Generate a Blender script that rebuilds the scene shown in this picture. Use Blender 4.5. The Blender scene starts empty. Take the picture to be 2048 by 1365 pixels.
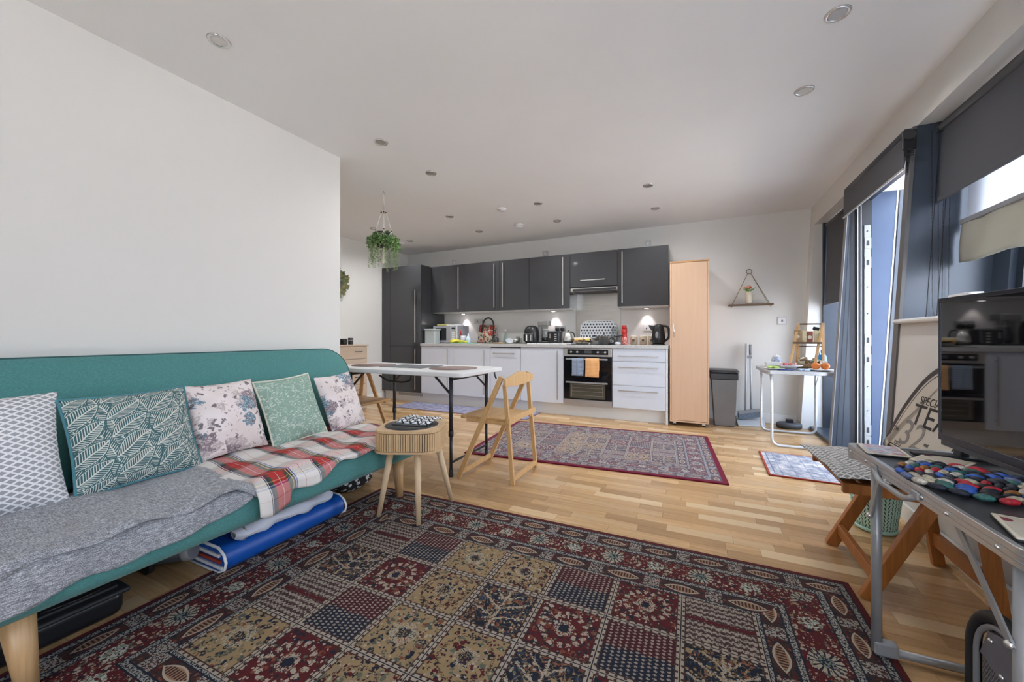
import bpy, bmesh, math, random
from math import sin, cos, pi, radians, sqrt, hypot, atan2
from mathutils import Vector, Matrix, Euler
random.seed(7)
scene = bpy.context.scene
COL = scene.collection

# ---------------------------------------------------------------- camera, sky, light, exposure
CAM_F, CAM_YAW, CAM_Y0, CAM_H = 776.95, .4441, 675.09, 1.005
cd = bpy.data.cameras.new('camera'); cam = bpy.data.objects.new('camera', cd); COL.objects.link(cam)
cd.sensor_width = 36; cd.sensor_fit = 'HORIZONTAL'; cd.lens = 36 * CAM_F / 2048
cd.shift_y = -(682.5 - CAM_Y0) / 2048; cd.clip_start = .05; cd.clip_end = 200
cam.location = (0, 0, CAM_H); cam.rotation_euler = (pi / 2, 0, CAM_YAW)
scene.camera = cam

world = bpy.data.worlds.new('sky'); scene.world = world; world.use_nodes = True
wn = world.node_tree; wn.nodes.clear()
wo = wn.nodes.new('ShaderNodeOutputWorld'); wb = wn.nodes.new('ShaderNodeBackground')
wr = wn.nodes.new('ShaderNodeValToRGB'); wt = wn.nodes.new('ShaderNodeTexCoord'); wx = wn.nodes.new('ShaderNodeSeparateXYZ')
wn.links.new(wt.outputs['Generated'], wx.inputs[0]); wn.links.new(wx.outputs['Z'], wr.inputs[0])
wr.color_ramp.elements[0].position = 0.0; wr.color_ramp.elements[0].color = (.91, .945, 1, 1)
wr.color_ramp.elements[1].position = .8; wr.color_ramp.elements[1].color = (.62, .78, 1, 1)
wn.links.new(wr.outputs[0], wb.inputs[0]); wb.inputs[1].default_value = 4.2
wn.links.new(wb.outputs[0], wo.inputs[0])

def area(name, loc, rot, sx, sy, power, color=(1, 1, 1), portal=False):
    l = bpy.data.lights.new(name, 'AREA'); l.shape = 'RECTANGLE'; l.size = sx; l.size_y = sy
    l.energy = power; l.color = color; l.cycles.is_portal = portal
    o = bpy.data.objects.new(name, l); COL.objects.link(o); o.location = loc; o.rotation_euler = rot
    return o
# sky portals set in the window and door openings (they guide the sky light, they add none)
area('sky_portal', (1.47, 1.3, 1.68), (0, radians(90), 0), 1.2, 3.5, 1, portal=True)
area('sky_portal', (1.47, 3.63, 1.15), (0, radians(90), 0), 2.2, 1.1, 1, portal=True)
area('sky_portal', (.3, -2.25, 1.35), (radians(90), 0, 0), 1.3, 2.1, 1, portal=True)
sl = bpy.data.lights.new('sun', 'SUN'); sl.energy = 22; sl.angle = radians(1); sl.color = (1, .96, .9)
so = bpy.data.objects.new('sun', sl); COL.objects.link(so); so.rotation_euler = (radians(12), radians(-38), 0)   # high, from over the roof: the terrace is sunlit, the rooms are not
area('sky_portal', (1.47, 4.72, 1.15), (0, radians(90), 0), 2.2, 1.0, 1, portal=True)

scene.view_settings.view_transform = 'Standard'; scene.view_settings.look = 'None'
scene.view_settings.gamma = 1; scene.view_settings.use_curve_mapping = False
scene.view_settings.exposure = 1.17
scene.cycles.use_denoising = True
scene.cycles.max_bounces = 10; scene.cycles.diffuse_bounces = 7; scene.cycles.glossy_bounces = 4
scene.cycles.transmission_bounces = 6; scene.cycles.transparent_max_bounces = 12
scene.cycles.caustics_reflective = False; scene.cycles.caustics_refractive = False
scene.cycles.sample_clamp_indirect = 6

# ---------------------------------------------------------------- node helper
class S:
    """a socket with arithmetic"""
    def __init__(s, g, k): s.g, s.k = g, k
    def __add__(s, o): return s.g.m('ADD', s, o)
    __radd__ = __add__
    def __sub__(s, o): return s.g.m('SUBTRACT', s, o)
    def __rsub__(s, o): return s.g.m('SUBTRACT', o, s)
    def __mul__(s, o): return s.g.m('MULTIPLY', s, o)
    __rmul__ = __mul__
    def __truediv__(s, o): return s.g.m('DIVIDE', s, o)
    def lt(s, o): return s.g.m('LESS_THAN', s, o)
    def gt(s, o): return s.g.m('GREATER_THAN', s, o)
    def abs(s): return s.g.m('ABSOLUTE', s)
    def floor(s): return s.g.m('FLOOR', s)
    def frac(s): return s.g.m('FRACT', s)
    def mod(s, o): return s.g.m('FLOORED_MODULO', s, o)
    def sin(s): return s.g.m('SINE', s)
    def min(s, o): return s.g.m('MINIMUM', s, o)
    def max(s, o): return s.g.m('MAXIMUM', s, o)
    def sqrt(s): return s.g.m('SQRT', s)
class G:
    def __init__(g, name, rough=.6, metal=0., color=(.8, .8, .8), spec=.5):
        g.mat = bpy.data.materials.new(name); g.mat.use_nodes = True; g.nt = g.mat.node_tree
        g.p = g.nt.nodes['Principled BSDF']
        g.p.inputs['Base Color'].default_value = (*color, 1); g.p.inputs['Roughness'].default_value = rough
        g.p.inputs['Metallic'].default_value = metal; g.p.inputs['Specular IOR Level'].default_value = spec
        g.mat.diffuse_color = (*color, 1)
    def n(g, t, **k):
        x = g.nt.nodes.new(t)
        for a, b in k.items(): setattr(x, a, b)
        return x
    def put(g, inp, v):
        if isinstance(v, S): g.nt.links.new(v.k, inp)
        elif isinstance(v, (tuple, list)): inp.default_value = (*v, 1) if len(v) == 3 and len(inp.default_value) == 4 else v
        else: inp.default_value = v
    def m(g, op, *a):
        x = g.n('ShaderNodeMath', operation=op)
        for i, v in enumerate(a): g.put(x.inputs[i], v)
        return S(g, x.outputs[0])
    def coord(g, which='Object'):
        t = g.n('ShaderNodeTexCoord'); x = g.n('ShaderNodeSeparateXYZ'); g.nt.links.new(t.outputs[which], x.inputs[0])
        return S(g, x.outputs[0]), S(g, x.outputs[1]), S(g, x.outputs[2]), S(g, t.outputs[which])
    def vec(g, x, y=0., z=0.):
        c = g.n('ShaderNodeCombineXYZ')
        for i, v in enumerate((x, y, z)): g.put(c.inputs[i], v)
        return S(g, c.outputs[0])
    def noise(g, vec, scale=5., detail=2., rough=.5, dist=0., out='Fac'):
        x = g.n('ShaderNodeTexNoise'); g.put(x.inputs['Vector'], vec)
        for k, v in (('Scale', scale), ('Detail', detail), ('Roughness', rough), ('Distortion', dist)): g.put(x.inputs[k], v)
        return S(g, x.outputs[out])
    def vor(g, vec, scale=5., rnd=1., feature='F1', metric='EUCLIDEAN'):
        x = g.n('ShaderNodeTexVoronoi', feature=feature, distance=metric); g.put(x.inputs['Vector'], vec)
        g.put(x.inputs['Scale'], scale); g.put(x.inputs['Randomness'], rnd)
        return S(g, x.outputs['Distance']), (S(g, x.outputs['Color']) if 'Color' in x.outputs else None)
    def sep(g, v):
        x = g.n('ShaderNodeSeparateColor'); g.put(x.inputs[0], v); return [S(g, x.outputs[i]) for i in range(3)]
    def white(g, v):
        x = g.n('ShaderNodeTexWhiteNoise', noise_dimensions='3D'); g.put(x.inputs['Vector'], v); return S(g, x.outputs['Value'])
    def mix(g, f, a, b):
        x = g.n('ShaderNodeMix', data_type='RGBA'); g.put(x.inputs[0], f); g.put(x.inputs[6], a); g.put(x.inputs[7], b)
        return S(g, x.outputs[2])
    def ramp(g, f, stops, mode='LINEAR'):
        x = g.n('ShaderNodeValToRGB'); g.put(x.inputs[0], f); cr = x.color_ramp; cr.interpolation = mode
        while len(cr.elements) > 1: cr.elements.remove(cr.elements[-1])
        cr.elements[0].position = stops[0][0]; cr.elements[0].color = (*stops[0][1], 1)
        for p, c in stops[1:]: e = cr.elements.new(p); e.color = (*c, 1)
        return S(g, x.outputs[0])
    def col(g, c): g.put(g.p.inputs['Base Color'], c); return g
    def bump(g, h, strength=.3, dist=.002):
        b = g.n('ShaderNodeBump'); g.put(b.inputs['Height'], h); b.inputs['Strength'].default_value = strength
        b.inputs['Distance'].default_value = dist; g.nt.links.new(b.outputs[0], g.p.inputs['Normal']); return g
    def tone(g, name='tone'):
        a = g.n('ShaderNodeAttribute', attribute_name=name); return S(g, a.outputs['Fac'])

def plain(name, color, rough=.5, metal=0., var=.04, scale=30., spec=.5, bump=0.):
    """one colour with a little procedural unevenness"""
    g = G(name, rough, metal, color, spec); _, _, _, v = g.coord()
    n = g.noise(v, scale, 3.)
    a = tuple(max(0, c * (1 - var)) for c in color); b = tuple(min(1, c * (1 + var)) for c in color)
    g.col(g.ramp(n, [(.3, a), (.7, b)]))
    if bump: g.bump(n, bump)
    return g.mat

# ---------------------------------------------------------------- mesh helper
class B:
    def __init__(b): b.v, b.f, b.uv, b.sm = [], [], {}, []
    def add(b, vs, fs, smooth=False):
        o = len(b.v); b.v += [Vector(x) for x in vs]
        for f in fs: b.f.append(tuple(i + o for i in f)); b.sm.append(smooth)
        return b
    def box(b, c, s, rot=None, taper=None):
        cx, cy, cz = c; hx, hy, hz = s[0] / 2, s[1] / 2, s[2] / 2
        P = [Vector((x * hx, y * hy, z * hz)) for z in (-1, 1) for y in (-1, 1) for x in (-1, 1)]
        if taper:
            for i in range(4): P[i].x *= taper; P[i].y *= taper
        if rot is not None:
            R = rot if isinstance(rot, Matrix) else Euler(rot).to_matrix(); P = [R @ p for p in P]
        P = [p + Vector(c) for p in P]
        return b.add(P, [(0, 2, 3, 1), (4, 5, 7, 6), (0, 1, 5, 4), (1, 3, 7, 5), (3, 2, 6, 7), (2, 0, 4, 6)])
    def bx(b, x0, x1, y0, y1, z0, z1): return b.box(((x0 + x1) / 2, (y0 + y1) / 2, (z0 + z1) / 2), (abs(x1 - x0), abs(y1 - y0), abs(z1 - z0)))
    def bar(b, p, q, w, h, up=(0, 0, 1)):
        """square bar from p to q"""
        p, q = Vector(p), Vector(q); d = (q - p).normalized(); u = Vector(up)
        s = d.cross(u)
        if s.length < 1e-4: s = d.cross(Vector((1, 0, 0)))
        s.normalize(); t = s.cross(d).normalized(); P = []
        for c in (p, q):
            for i, j in ((-1, -1), (1, -1), (1, 1), (-1, 1)): P.append(c + s * w / 2 * i + t * h / 2 * j)
        return b.add(P, [(0, 3, 2, 1), (4, 5, 6, 7), (0, 1, 5, 4), (1, 2, 6, 5), (2, 3, 7, 6), (3, 0, 4, 7)])
    def tube(b, pts, r, n=10, closed=False, smooth=True):
        pts = [Vector(p) for p in pts]; N = len(pts); rs = r if isinstance(r, (list, tuple)) else [r] * N
        prev = None; rings = []
        for i in range(N):
            if closed: t = pts[(i + 1) % N] - pts[i - 1]
            else: t = pts[min(i + 1, N - 1)] - pts[max(i - 1, 0)]
            t.normalize()
            if prev is None:
                a = Vector((0, 0, 1)) if abs(t.z) < .9 else Vector((1, 0, 0)); u = t.cross(a).normalized()
            else:
                u = (prev - t * prev.dot(t)).normalized()
            prev = u; w = t.cross(u)
            rings.append([pts[i] + (u * cos(2 * pi * k / n) + w * sin(2 * pi * k / n)) * rs[i] for k in range(n)])
        o = len(b.v)
        for R in rings: b.v += R
        for i in range(N if closed else N - 1):
            j = (i + 1) % N
            for k in range(n):
                b.f.append((o + i * n + k, o + i * n + (k + 1) % n, o + j * n + (k + 1) % n, o + j * n + k)); b.sm.append(smooth)
        if not closed:
            b.f.append(tuple(o + k for k in reversed(range(n)))); b.sm.append(False)
            b.f.append(tuple(o + (N - 1) * n + k for k in range(n))); b.sm.append(False)
        return b
    def cyl(b, p, q, r0, r1=None, n=16): return b.tube([p, q], [r0, r0 if r1 is None else r1], n)
    def lathe(b, c, prof, n=24, axis=None, sx=1, sy=1):
        """prof: (r, z) list; axis: matrix"""
        M = axis or Matrix.Identity(3); c = Vector(c); o = len(b.v); N = len(prof)
        for r, z in prof:
            for k in range(n): b.v.append(c + M @ Vector((r * sx * cos(2 * pi * k / n), r * sy * sin(2 * pi * k / n), z)))
        for i in range(N - 1):
            for k in range(n):
                b.f.append((o + i * n + k, o + i * n + (k + 1) % n, o + (i + 1) * n + (k + 1) % n, o + (i + 1) * n + k)); b.sm.append(True)
        if prof[0][0] > 1e-4: b.f.append(tuple(o + k for k in reversed(range(n)))); b.sm.append(False)
        if prof[-1][0] > 1e-4: b.f.append(tuple(o + (N - 1) * n + k for k in range(n))); b.sm.append(False)
        return b
    def prism(b, poly, z0, z1, M=None, c=(0, 0, 0), smooth=False):
        """poly (x,y) ccw extruded z0..z1, then M (3x3), then + c"""
        M = M or Matrix.Identity(3); c = Vector(c); n = len(poly)
        P = [c + M @ Vector((x, y, z)) for z in (z0, z1) for x, y in poly]
        o = len(b.v); b.v += P
        b.f.append(tuple(o + i for i in reversed(range(n)))); b.f.append(tuple(o + n + i for i in range(n))); b.sm += [False, False]
        for i in range(n): j = (i + 1) % n; b.f.append((o + i, o + j, o + n + j, o + n + i)); b.sm.append(smooth)
        return b
    def grid(b, fn, nu, nv, su=1., sv=1., closed_u=False):
        o = len(b.v)
        for j in range(nv + 1):
            for i in range(nu + 1):
                u, v = i / nu, j / nv; b.v.append(Vector(fn(u, v))); b.uv[len(b.v) - 1] = (u * su, v * sv)
        for j in range(nv):
            for i in range(nu):
                a = o + j * (nu + 1) + i; b.f.append((a, a + 1, a + nu + 2, a + nu + 1)); b.sm.append(True)
        return b
    def sphere(b, c, r, n=12, m=8, s=(1, 1, 1)):
        pr = [(max(1e-5, r * sin(pi * i / m)), -r * cos(pi * i / m)) for i in range(m + 1)]
        o = len(b.v); b.lathe(c, pr, n)
        for i in range(o, len(b.v)):
            d = b.v[i] - Vector(c); b.v[i] = Vector(c) + Vector((d.x * s[0], d.y * s[1], d.z * s[2]))
        return b

def rrect(w, h, r, n=5, cx=0, cy=0):
    P = []
    for sx, sy, a0 in ((1, 1, 0), (-1, 1, pi / 2), (-1, -1, pi), (1, -1, 1.5 * pi)):
        for i in range(n + 1):
            a = a0 + pi / 2 * i / n; P.append((cx + sx * (w / 2 - r) + r * cos(a), cy + sy * (h / 2 - r) + r * sin(a)))
    return P
def fillet(pts, r, n=5, closed=False):
    """round the corners of a polyline"""
    pts = [Vector(p) for p in pts]; out = []; N = len(pts)
    for i, p in enumerate(pts):
        if not closed and i in (0, N - 1): out.append(p); continue
        a, c = pts[i - 1], pts[(i + 1) % N]; d0 = (a - p); d1 = (c - p); rr = min(r, d0.length * .49, d1.length * .49)
        s, e = p + d0.normalized() * rr, p + d1.normalized() * rr
        for k in range(n + 1): t = k / n; out.append(s * (1 - t) ** 2 + p * 2 * t * (1 - t) + e * t * t)
    return out

def mesh_of(name, b, mat, origin=(0, 0, 0)):
    me = bpy.data.meshes.new(name); O = Vector(origin)
    me.from_pydata([v - O for v in b.v], [], b.f); me.update()
    me.polygons.foreach_set('use_smooth', b.sm if len(b.sm) == len(b.f) else [False] * len(b.f))
    if b.uv:
        l = me.uv_layers.new(name='uv')
        for lp in me.loops:
            if lp.vertex_index in b.uv: l.data[lp.index].uv = b.uv[lp.vertex_index]
    for m in (mat if isinstance(mat, (list, tuple)) else [mat]):
        if m: me.materials.append(m)
    return me
def obj(name, b, mat, parent=None, bev=0., seg=2, local=False, label=None, solid=0., sub=0, smooth_all=None, kind=None):
    org = (0, 0, 0)
    if parent is not None and not local: org = world_loc(parent)
    me = mesh_of(name, b, mat, org)
    bm = bmesh.new(); bm.from_mesh(me); bmesh.ops.recalc_face_normals(bm, faces=bm.faces); bm.to_mesh(me); bm.free()
    o = bpy.data.objects.new(name, me); COL.objects.link(o)
    if parent is not None: o.parent = parent
    if solid: m = o.modifiers.new('solid', 'SOLIDIFY'); m.thickness = solid; m.offset = 0
    if bev:
        m = o.modifiers.new('bevel', 'BEVEL'); m.width = bev; m.segments = seg; m.limit_method = 'ANGLE'; m.angle_limit = radians(35)
        for p in me.polygons: p.use_smooth = True
        m.harden_normals = True
    if sub: m = o.modifiers.new('sub', 'SUBSURF'); m.levels = m.render_levels = sub
    if label: o['label'] = label
    if kind: o['kind'] = kind
    return o
def world_loc(o):
    p = Vector((0, 0, 0))
    while o is not None: p += o.location; o = o.parent
    return p
def thing(name, label, cat, loc=(0, 0, 0), group=None, rz=0):
    o = bpy.data.objects.new(name, None); COL.objects.link(o); o.location = loc; o.rotation_euler = (0, 0, rz)
    o.empty_display_size = .05; o['label'] = label; o['category'] = cat
    if group: o['group'] = group
    return o
def tag(o, label, cat, group=None, kind=None):
    o['label'] = label; o['category'] = cat
    if group: o['group'] = group
    if kind: o['kind'] = kind
    return o
def struct(name, b, mat, bev=0., parent=None):
    o = obj(name, b, mat, parent, bev); 
    if parent is None: o['kind'] = 'structure'
    return o
def dup(root, loc=None, rz=None, label=None, group=None):
    r = root.copy(); COL.objects.link(r)
    if loc is not None: r.location = loc
    if rz is not None: r.rotation_euler = (0, 0, rz)
    if label: r['label'] = label
    if group: r['group'] = group
    for ch in list(root.children):
        c = ch.copy(); COL.objects.link(c); c.parent = r
        for gg in list(ch.children):
            d = gg.copy(); COL.objects.link(d); d.parent = c
    return r
def text_mesh(name, body, size, M, mat, parent, extrude=.0006, align='LEFT', bold=0., label=None):
    """flat lettering; M is a 4x4 that maps text space to the parent's space"""
    cu = bpy.data.curves.new(name, 'FONT'); cu.body = body; cu.size = size; cu.extrude = extrude; cu.align_x = align; cu.offset = bold
    t = bpy.data.objects.new(name, cu); COL.objects.link(t)
    dg = bpy.context.evaluated_depsgraph_get(); me = bpy.data.meshes.new_from_object(t.evaluated_get(dg))
    bpy.data.objects.remove(t); me.transform(M); me.materials.clear(); me.materials.append(mat)
    o = bpy.data.objects.new(name, me); COL.objects.link(o); o.parent = parent
    return o
# ---------------------------------------------------------------- materials
def paint(name, c, var=.02):
    g = G(name, .75, 0, c); _, _, _, v = g.coord(); n = g.noise(v, 1.3, 3); f = g.noise(v, 260, 2)
    g.col(g.ramp(n, [(.3, tuple(x * (1 - var) for x in c)), (.7, tuple(min(1, x * (1 + var)) for x in c))])); g.bump(f, .06, .0005); return g.mat
M_wall = paint('wall_paint', (.68, .665, .635)); M_ceil = paint('ceiling_paint', (.82, .815, .81)); M_trim = plain('white_gloss_trim', (.78, .78, .77), .35, var=.01)
M_lowwall = paint('low_wall_paint', (.60, .58, .555))
def wood(name, c0, c1, axis='x', rough=.42, k=1., grain=1., tone=False):
    g = G(name, rough, 0, c0); x, y, z, v = g.coord()
    if axis == 'x': w = g.vec(x * 3.0, y * 60, z * 60)
    elif axis == 'z': w = g.vec(x * 60, y * 60, z * 3.0)
    else: w = g.vec(x * 60, y * 3.0, z * 60)
    if tone: t = g.tone(); w2 = g.n('ShaderNodeVectorMath', operation='ADD'); g.put(w2.inputs[0], w); g.put(w2.inputs[1], g.vec(t * 37., t * 91., t * 13.)); w = S(g, w2.outputs[0])
    n = g.noise(w, .9 * k, 4, .6, .6 * grain); f = g.noise(w, 5 * k, 3)
    h = (n * .75 + f * .25 - .5) * 1.6 * grain + .5
    c = g.ramp(h, [(.25, c1), (.75, c0)])
    if tone:
        t2 = g.tone('tone2')
        c = g.mix(t * .9, c, g.mix(.68, c, (.24, .125, .05))); c = g.mix(t2, c, (.72, .55, .34))
    g.col(c); g.bump(f, .08, .0006)
    return g.mat
M_plank = wood('oak_plank', (.63, .415, .215), (.47, .28, .125), 'x', .27, tone=True)
M_underfloor = plain('floor_gap', (.10, .06, .03), .8)
M_pine = wood('light_pine', (.60, .38, .175), (.50, .29, .115), 'z', .45)
M_pineseat = wood('light_pine_seat', (.55, .34, .15), (.44, .255, .10), 'y', .4)
M_orange = wood('orange_stained_wood', (.40, .145, .028), (.27, .085, .015), 'z', .38)
M_beech = wood('beech_laminate', (.64, .43, .285), (.58, .37, .235), 'z', .45, .5, .7)
M_beechedge = wood('beech_edge', (.50, .27, .12), (.42, .22, .09), 'z', .45)
M_tableoak = wood('pale_ash', (.58, .40, .22), (.50, .33, .17), 'z', .45)
M_legoak = wood('pale_leg_wood', (.64, .48, .31), (.55, .38, .22), 'z', .45)
M_sofaleg = wood('sofa_leg_wood', (.56, .36, .18), (.42, .25, .11), 'z', .38, .5, 1.5)
M_darkwood = wood('dark_brown_wood', (.14, .08, .04), (.09, .05, .025), 'x', .5)
M_chest = wood('limed_oak', (.56, .44, .34), (.49, .38, .28), 'y', .5, .5)
M_navy = plain('blue_grey_aluminium', (.045, .056, .076), .30, .1, .05, 8)
M_navy2 = plain('dark_frame', (.012, .014, .022), .4)
M_navylight = plain('exterior_aluminium', (.045, .075, .15), .35, .1, .05, 4)
M_steel = plain('galvanised_steel', (.30, .31, .32), .4, .4, .08, 50)
M_chrome = plain('brushed_chrome', (.70, .69, .68), .25, .85, .03)
M_alu = plain('aluminium', (.52, .52, .525), .32, .7, .04, 60)
M_greytube = plain('grey_painted_tube', (.33, .34, .35), .38, .3, .03)
M_whitetube = plain('silver_tube', (.58, .60, .63), .35, .3, .03)
M_gloss_dark = plain('charcoal_gloss', (.045, .046, .05), .07, 0, .02, spec=.6)
M_gloss_white = plain('white_gloss', (.64, .67, .735), .16, 0, .01)
M_plinth = plain('plinth_white', (.68, .68, .66), .3, 0, .01)
g = G('worktop_stone', .35, 0, (.6, .6, .6)); _, _, _, v = g.coord(); n = g.noise(v, 160, 3)
M_worktop = g.col(g.ramp(n, [(.35, (.36, .35, .34)), (.6, (.56, .55, .54))])).mat
M_black = plain('black_plastic', (.012, .012, .014), .32); M_blackm = plain('matt_black', (.02, .02, .022), .6)
M_blackgloss = plain('black_glass', (.006, .006, .008), .04)
M_screen = G('tv_screen', .03, 0, (.004, .004, .006), .8).mat
M_white = plain('white_plastic', (.74, .74, .74), .35); M_cream = plain('cream', (.66, .60, .48), .5)
M_grey = plain('grey_plastic', (.25, .25, .26), .45); M_dgrey = plain('dark_grey', (.06, .062, .068), .5)
M_steelplain = plain('stainless', (.60, .58, .55), .30, .8, .05, 8)
g = G('brushed_steel_panel', .32, 1, (.6, .58, .54)); x, y, z, v = g.coord(); n = g.noise(g.vec(x * 3, y * 3, z * 300), 1, 2)
M_splash = g.col(g.ramp(n, [(.3, (.52, .5, .46)), (.7, (.66, .64, .6))])).mat
def glassmat(name, c=(1, 1, 1), rough=0., mixf=.12):
    g = G(name, rough, 0, c); t = g.n('ShaderNodeBsdfTransparent'); t.inputs[0].default_value = (*c, 1)
    gl = g.n('ShaderNodeBsdfGlossy'); gl.inputs['Roughness'].default_value = rough + .02; fr = g.n('ShaderNodeLayerWeight'); fr.inputs[0].default_value = .5
    mx = g.n('ShaderNodeMixShader'); mm = g.m('POWER', S(g, fr.outputs[1]), 5.) * .45 + .022
    g.nt.links.new(mm.k, mx.inputs[0]); g.nt.links.new(t.outputs[0], mx.inputs[1]); g.nt.links.new(gl.outputs[0], mx.inputs[2])
    out = [n for n in g.nt.nodes if n.type == 'OUTPUT_MATERIAL'][0]; g.nt.links.new(mx.outputs[0], out.inputs[0]); return g.mat
M_glass = glassmat('window_glass', (.95, .97, 1)); M_clear = glassmat('clear_glassware', (.86, .88, .88)); M_clearbox = plain('frosted_plastic', (.40, .44, .44), .35)
def fabric(name, c, rough=.9, amt=.12, s=900, c2=None):
    g = G(name, rough, 0, c); x, y, z, v = g.coord()
    a = g.noise(g.vec(x * 1, y * 8, z * 8), s / 8, 2); b2 = g.noise(g.vec(x * 8, y * 1, z * 8), s / 8, 2); n = (a + b2) * .5
    c2 = c2 or tuple(min(1, q * (1 + 2.5 * amt)) for q in c)
    g.col(g.ramp(n, [(.38, tuple(q * (1 - amt) for q in c)), (.5, c), (.64, c2)])); g.bump(n, .3, .001)
    g.p.inputs['Sheen Weight'].default_value = .15; return g.mat
M_sofa = fabric('teal_weave', (.058, .20, .195), amt=.18)
M_sofapipe = fabric('dark_teal_piping', (.025, .09, .09))
M_throw = fabric('grey_marl_throw', (.24, .25, .275), amt=.5, s=420, c2=(.52, .54, .58))
M_blind = fabric('charcoal_blind', (.038, .038, .047), .85, .05)
M_bluefab = plain('royal_blue_nylon', (.004, .075, .36), .42, 0, .05); M_whitefab = fabric('white_cotton', (.62, .64, .72), amt=.05)
M_orangetowel = fabric('orange_towel', (.75, .38, .14)); M_bluetowel = fabric('blue_grey_towel', (.20, .25, .34))
M_leaf = plain('leaf_green', (.13, .30, .07), .5, 0, .4, 40); M_leaf2 = plain('pale_leaf', (.34, .46, .22), .5, 0, .3, 40)
M_rope = fabric('cotton_rope', (.62, .58, .5))
M_red = plain('red_gloss', (.5, .03, .025), .3, 0, .2, 40); M_yellow = plain('yellow', (.72, .60, .06), .5); M_orangef = plain('orange_skin', (.75, .2, .03), .5)

def uvw(g):
    t = g.n('ShaderNodeTexCoord'); x = g.n('ShaderNodeSeparateXYZ'); g.nt.links.new(t.outputs['UV'], x.inputs[0])
    return S(g, x.outputs[0]), S(g, x.outputs[1]), S(g, t.outputs['UV'])
def m_lattice(name, bg, line, per=.022, asp=.62, w=.16):
    g = G(name, .9); u, v, uv = uvw(g)
    a = ((u / per + v / (per * asp)).frac() - .5).abs(); b2 = ((u / per - v / (per * asp)).frac() - .5).abs()
    k = a.max(b2).gt(.5 - w / 2 - .0); n = g.noise(uv, 3, 2)
    g.col(g.mix(k, g.mix(n, bg, tuple(q * 1.5 for q in bg)), line)); g.bump(k, .2, .001); return g.mat
M_lattice = m_lattice('grey_white_lattice', (.25, .255, .27), (.74, .75, .77), .036, .58, .30)
M_lattice2 = m_lattice('grey_lattice_seat_pad', (.17, .165, .16), (.56, .55, .53), .028, 1., .26)
def m_leafprint():
    g = G('teal_leaf_print', .9); u, v, uv = uvw(g); wa = (g.noise(uv, 7, 1) - .5) * .035
    k = None
    def leaves(p, q, LW, LL, sgn):
        row = (q / LW).floor(); ql = (q / LW).frac() - .5; pl = (p / LL + row.mod(2.) * .5 + row * .23).frac() - .5
        lens = ql.abs() - (.5 - pl * pl * 2.1)
        st = ((pl * LL * sgn - ql.abs() * .045) / .0085).frac().lt(.34); mid = ql.abs().lt(.03)
        return lens, st.max(mid)
    p, q = u * .82 + v * .57 + wa, v * .82 - u * .57 + wa
    l1, s1 = leaves(p, q, .064, .15, 1.)
    p2, q2 = u * .30 - v * .95 + wa, v * .30 + u * .95 - wa
    l2, s2 = leaves(p2, q2, .055, .11, -1.)
    inside = l1.lt(-.03); bg = s2 * (1. - l2.abs().lt(.05))
    k = inside * s1 + (1. - inside) * bg; k = k * (1. - (l1 + .0).abs().lt(.03))
    k = k.max((l1 + .045).abs().lt(.018))
    g.col(g.mix(k, (.04, .115, .125), (.58, .60, .54))); return g.mat
M_leafprint = m_leafprint()
def m_floral(name, seed):
    g = G(name, .9); u, v, uv = uvw(g); sh = g.vec(u + seed, v + seed * .7, seed)
    bgn = g.noise(sh, 9, 2); col = g.ramp(bgn, [(.35, (.66, .58, .56)), (.7, (.74, .68, .67))])
    wx_ = g.noise(sh, 38, 3) - .5; wy_ = g.noise(g.vec(u + 9., v + 4., 1.), 38, 3) - .5
    for sc, rad, so_, th, dark, mid, pale in ((9.5, .50, 0., .38, (.16, .115, .13), (.36, .29, .31), (.58, .50, .51)), (9.5, .42, 5.3, .58, (.09, .16, .22), (.25, .37, .44), (.50, .58, .62)), (16., .42, 9.1, .5, (.42, .36, .35), (.58, .50, .49), (.66, .60, .58)), (30., .30, 2.1, .45, (.10, .085, .10), (.20, .17, .18), (.3, .26, .26)), (58., .30, 7.7, .5, (.22, .17, .18), (.4, .34, .34), (.5, .44, .44))):
        sv = g.vec(u + seed + so_ + wx_ * .05, v + so_ + wy_ * .05, 0.)
        d, c = g.vor(sv, sc, .9); r, gg, bb = g.sep(c)
        pet, _ = g.vor(g.vec(u + so_ + wx_ * .01, v + seed + wy_ * .01, 2.), max(70., sc * 3.4), 1., 'DISTANCE_TO_EDGE'); pn = pet.gt(.13); sw = g.noise(sv, sc * 7., 2)
        petc = g.mix(pn * .8 + .1, dark, g.mix(sw.gt(.52), mid, pale))
        m = (d + (sw - .5) * .35).lt(rad) * r.gt(th)
        col = g.mix(m * .93, col, petc)
    g.col(col); return g.mat
M_floral = m_floral('rose_print', 1.37); M_floral2 = m_floral('rose_print_small', 4.9)
def m_vine():
    g = G('sage_vine_print', .9); u, v, uv = uvw(g); w = g.noise(uv, 14, 1)
    n1 = g.noise(uv, 16, 1, .4, 1.2); ring = (n1 - .5).abs().lt(.014).max((g.noise(g.vec(u + 3., v + 5., 0.), 20, 1, .4, 1.) - .5).abs().lt(.013))
    d2, c = g.vor(g.vec(u * 1., v * 1.8, 3.), 42, 1.); k = ring * .7 + d2.lt(.24)
    g.col(g.mix(k.min(1.) * .8, (.235, .35, .285), (.58, .66, .58))); return g.mat
M_vine = m_vine(); M_piping = fabric('cream_piping', (.58, .58, .48))
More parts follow.
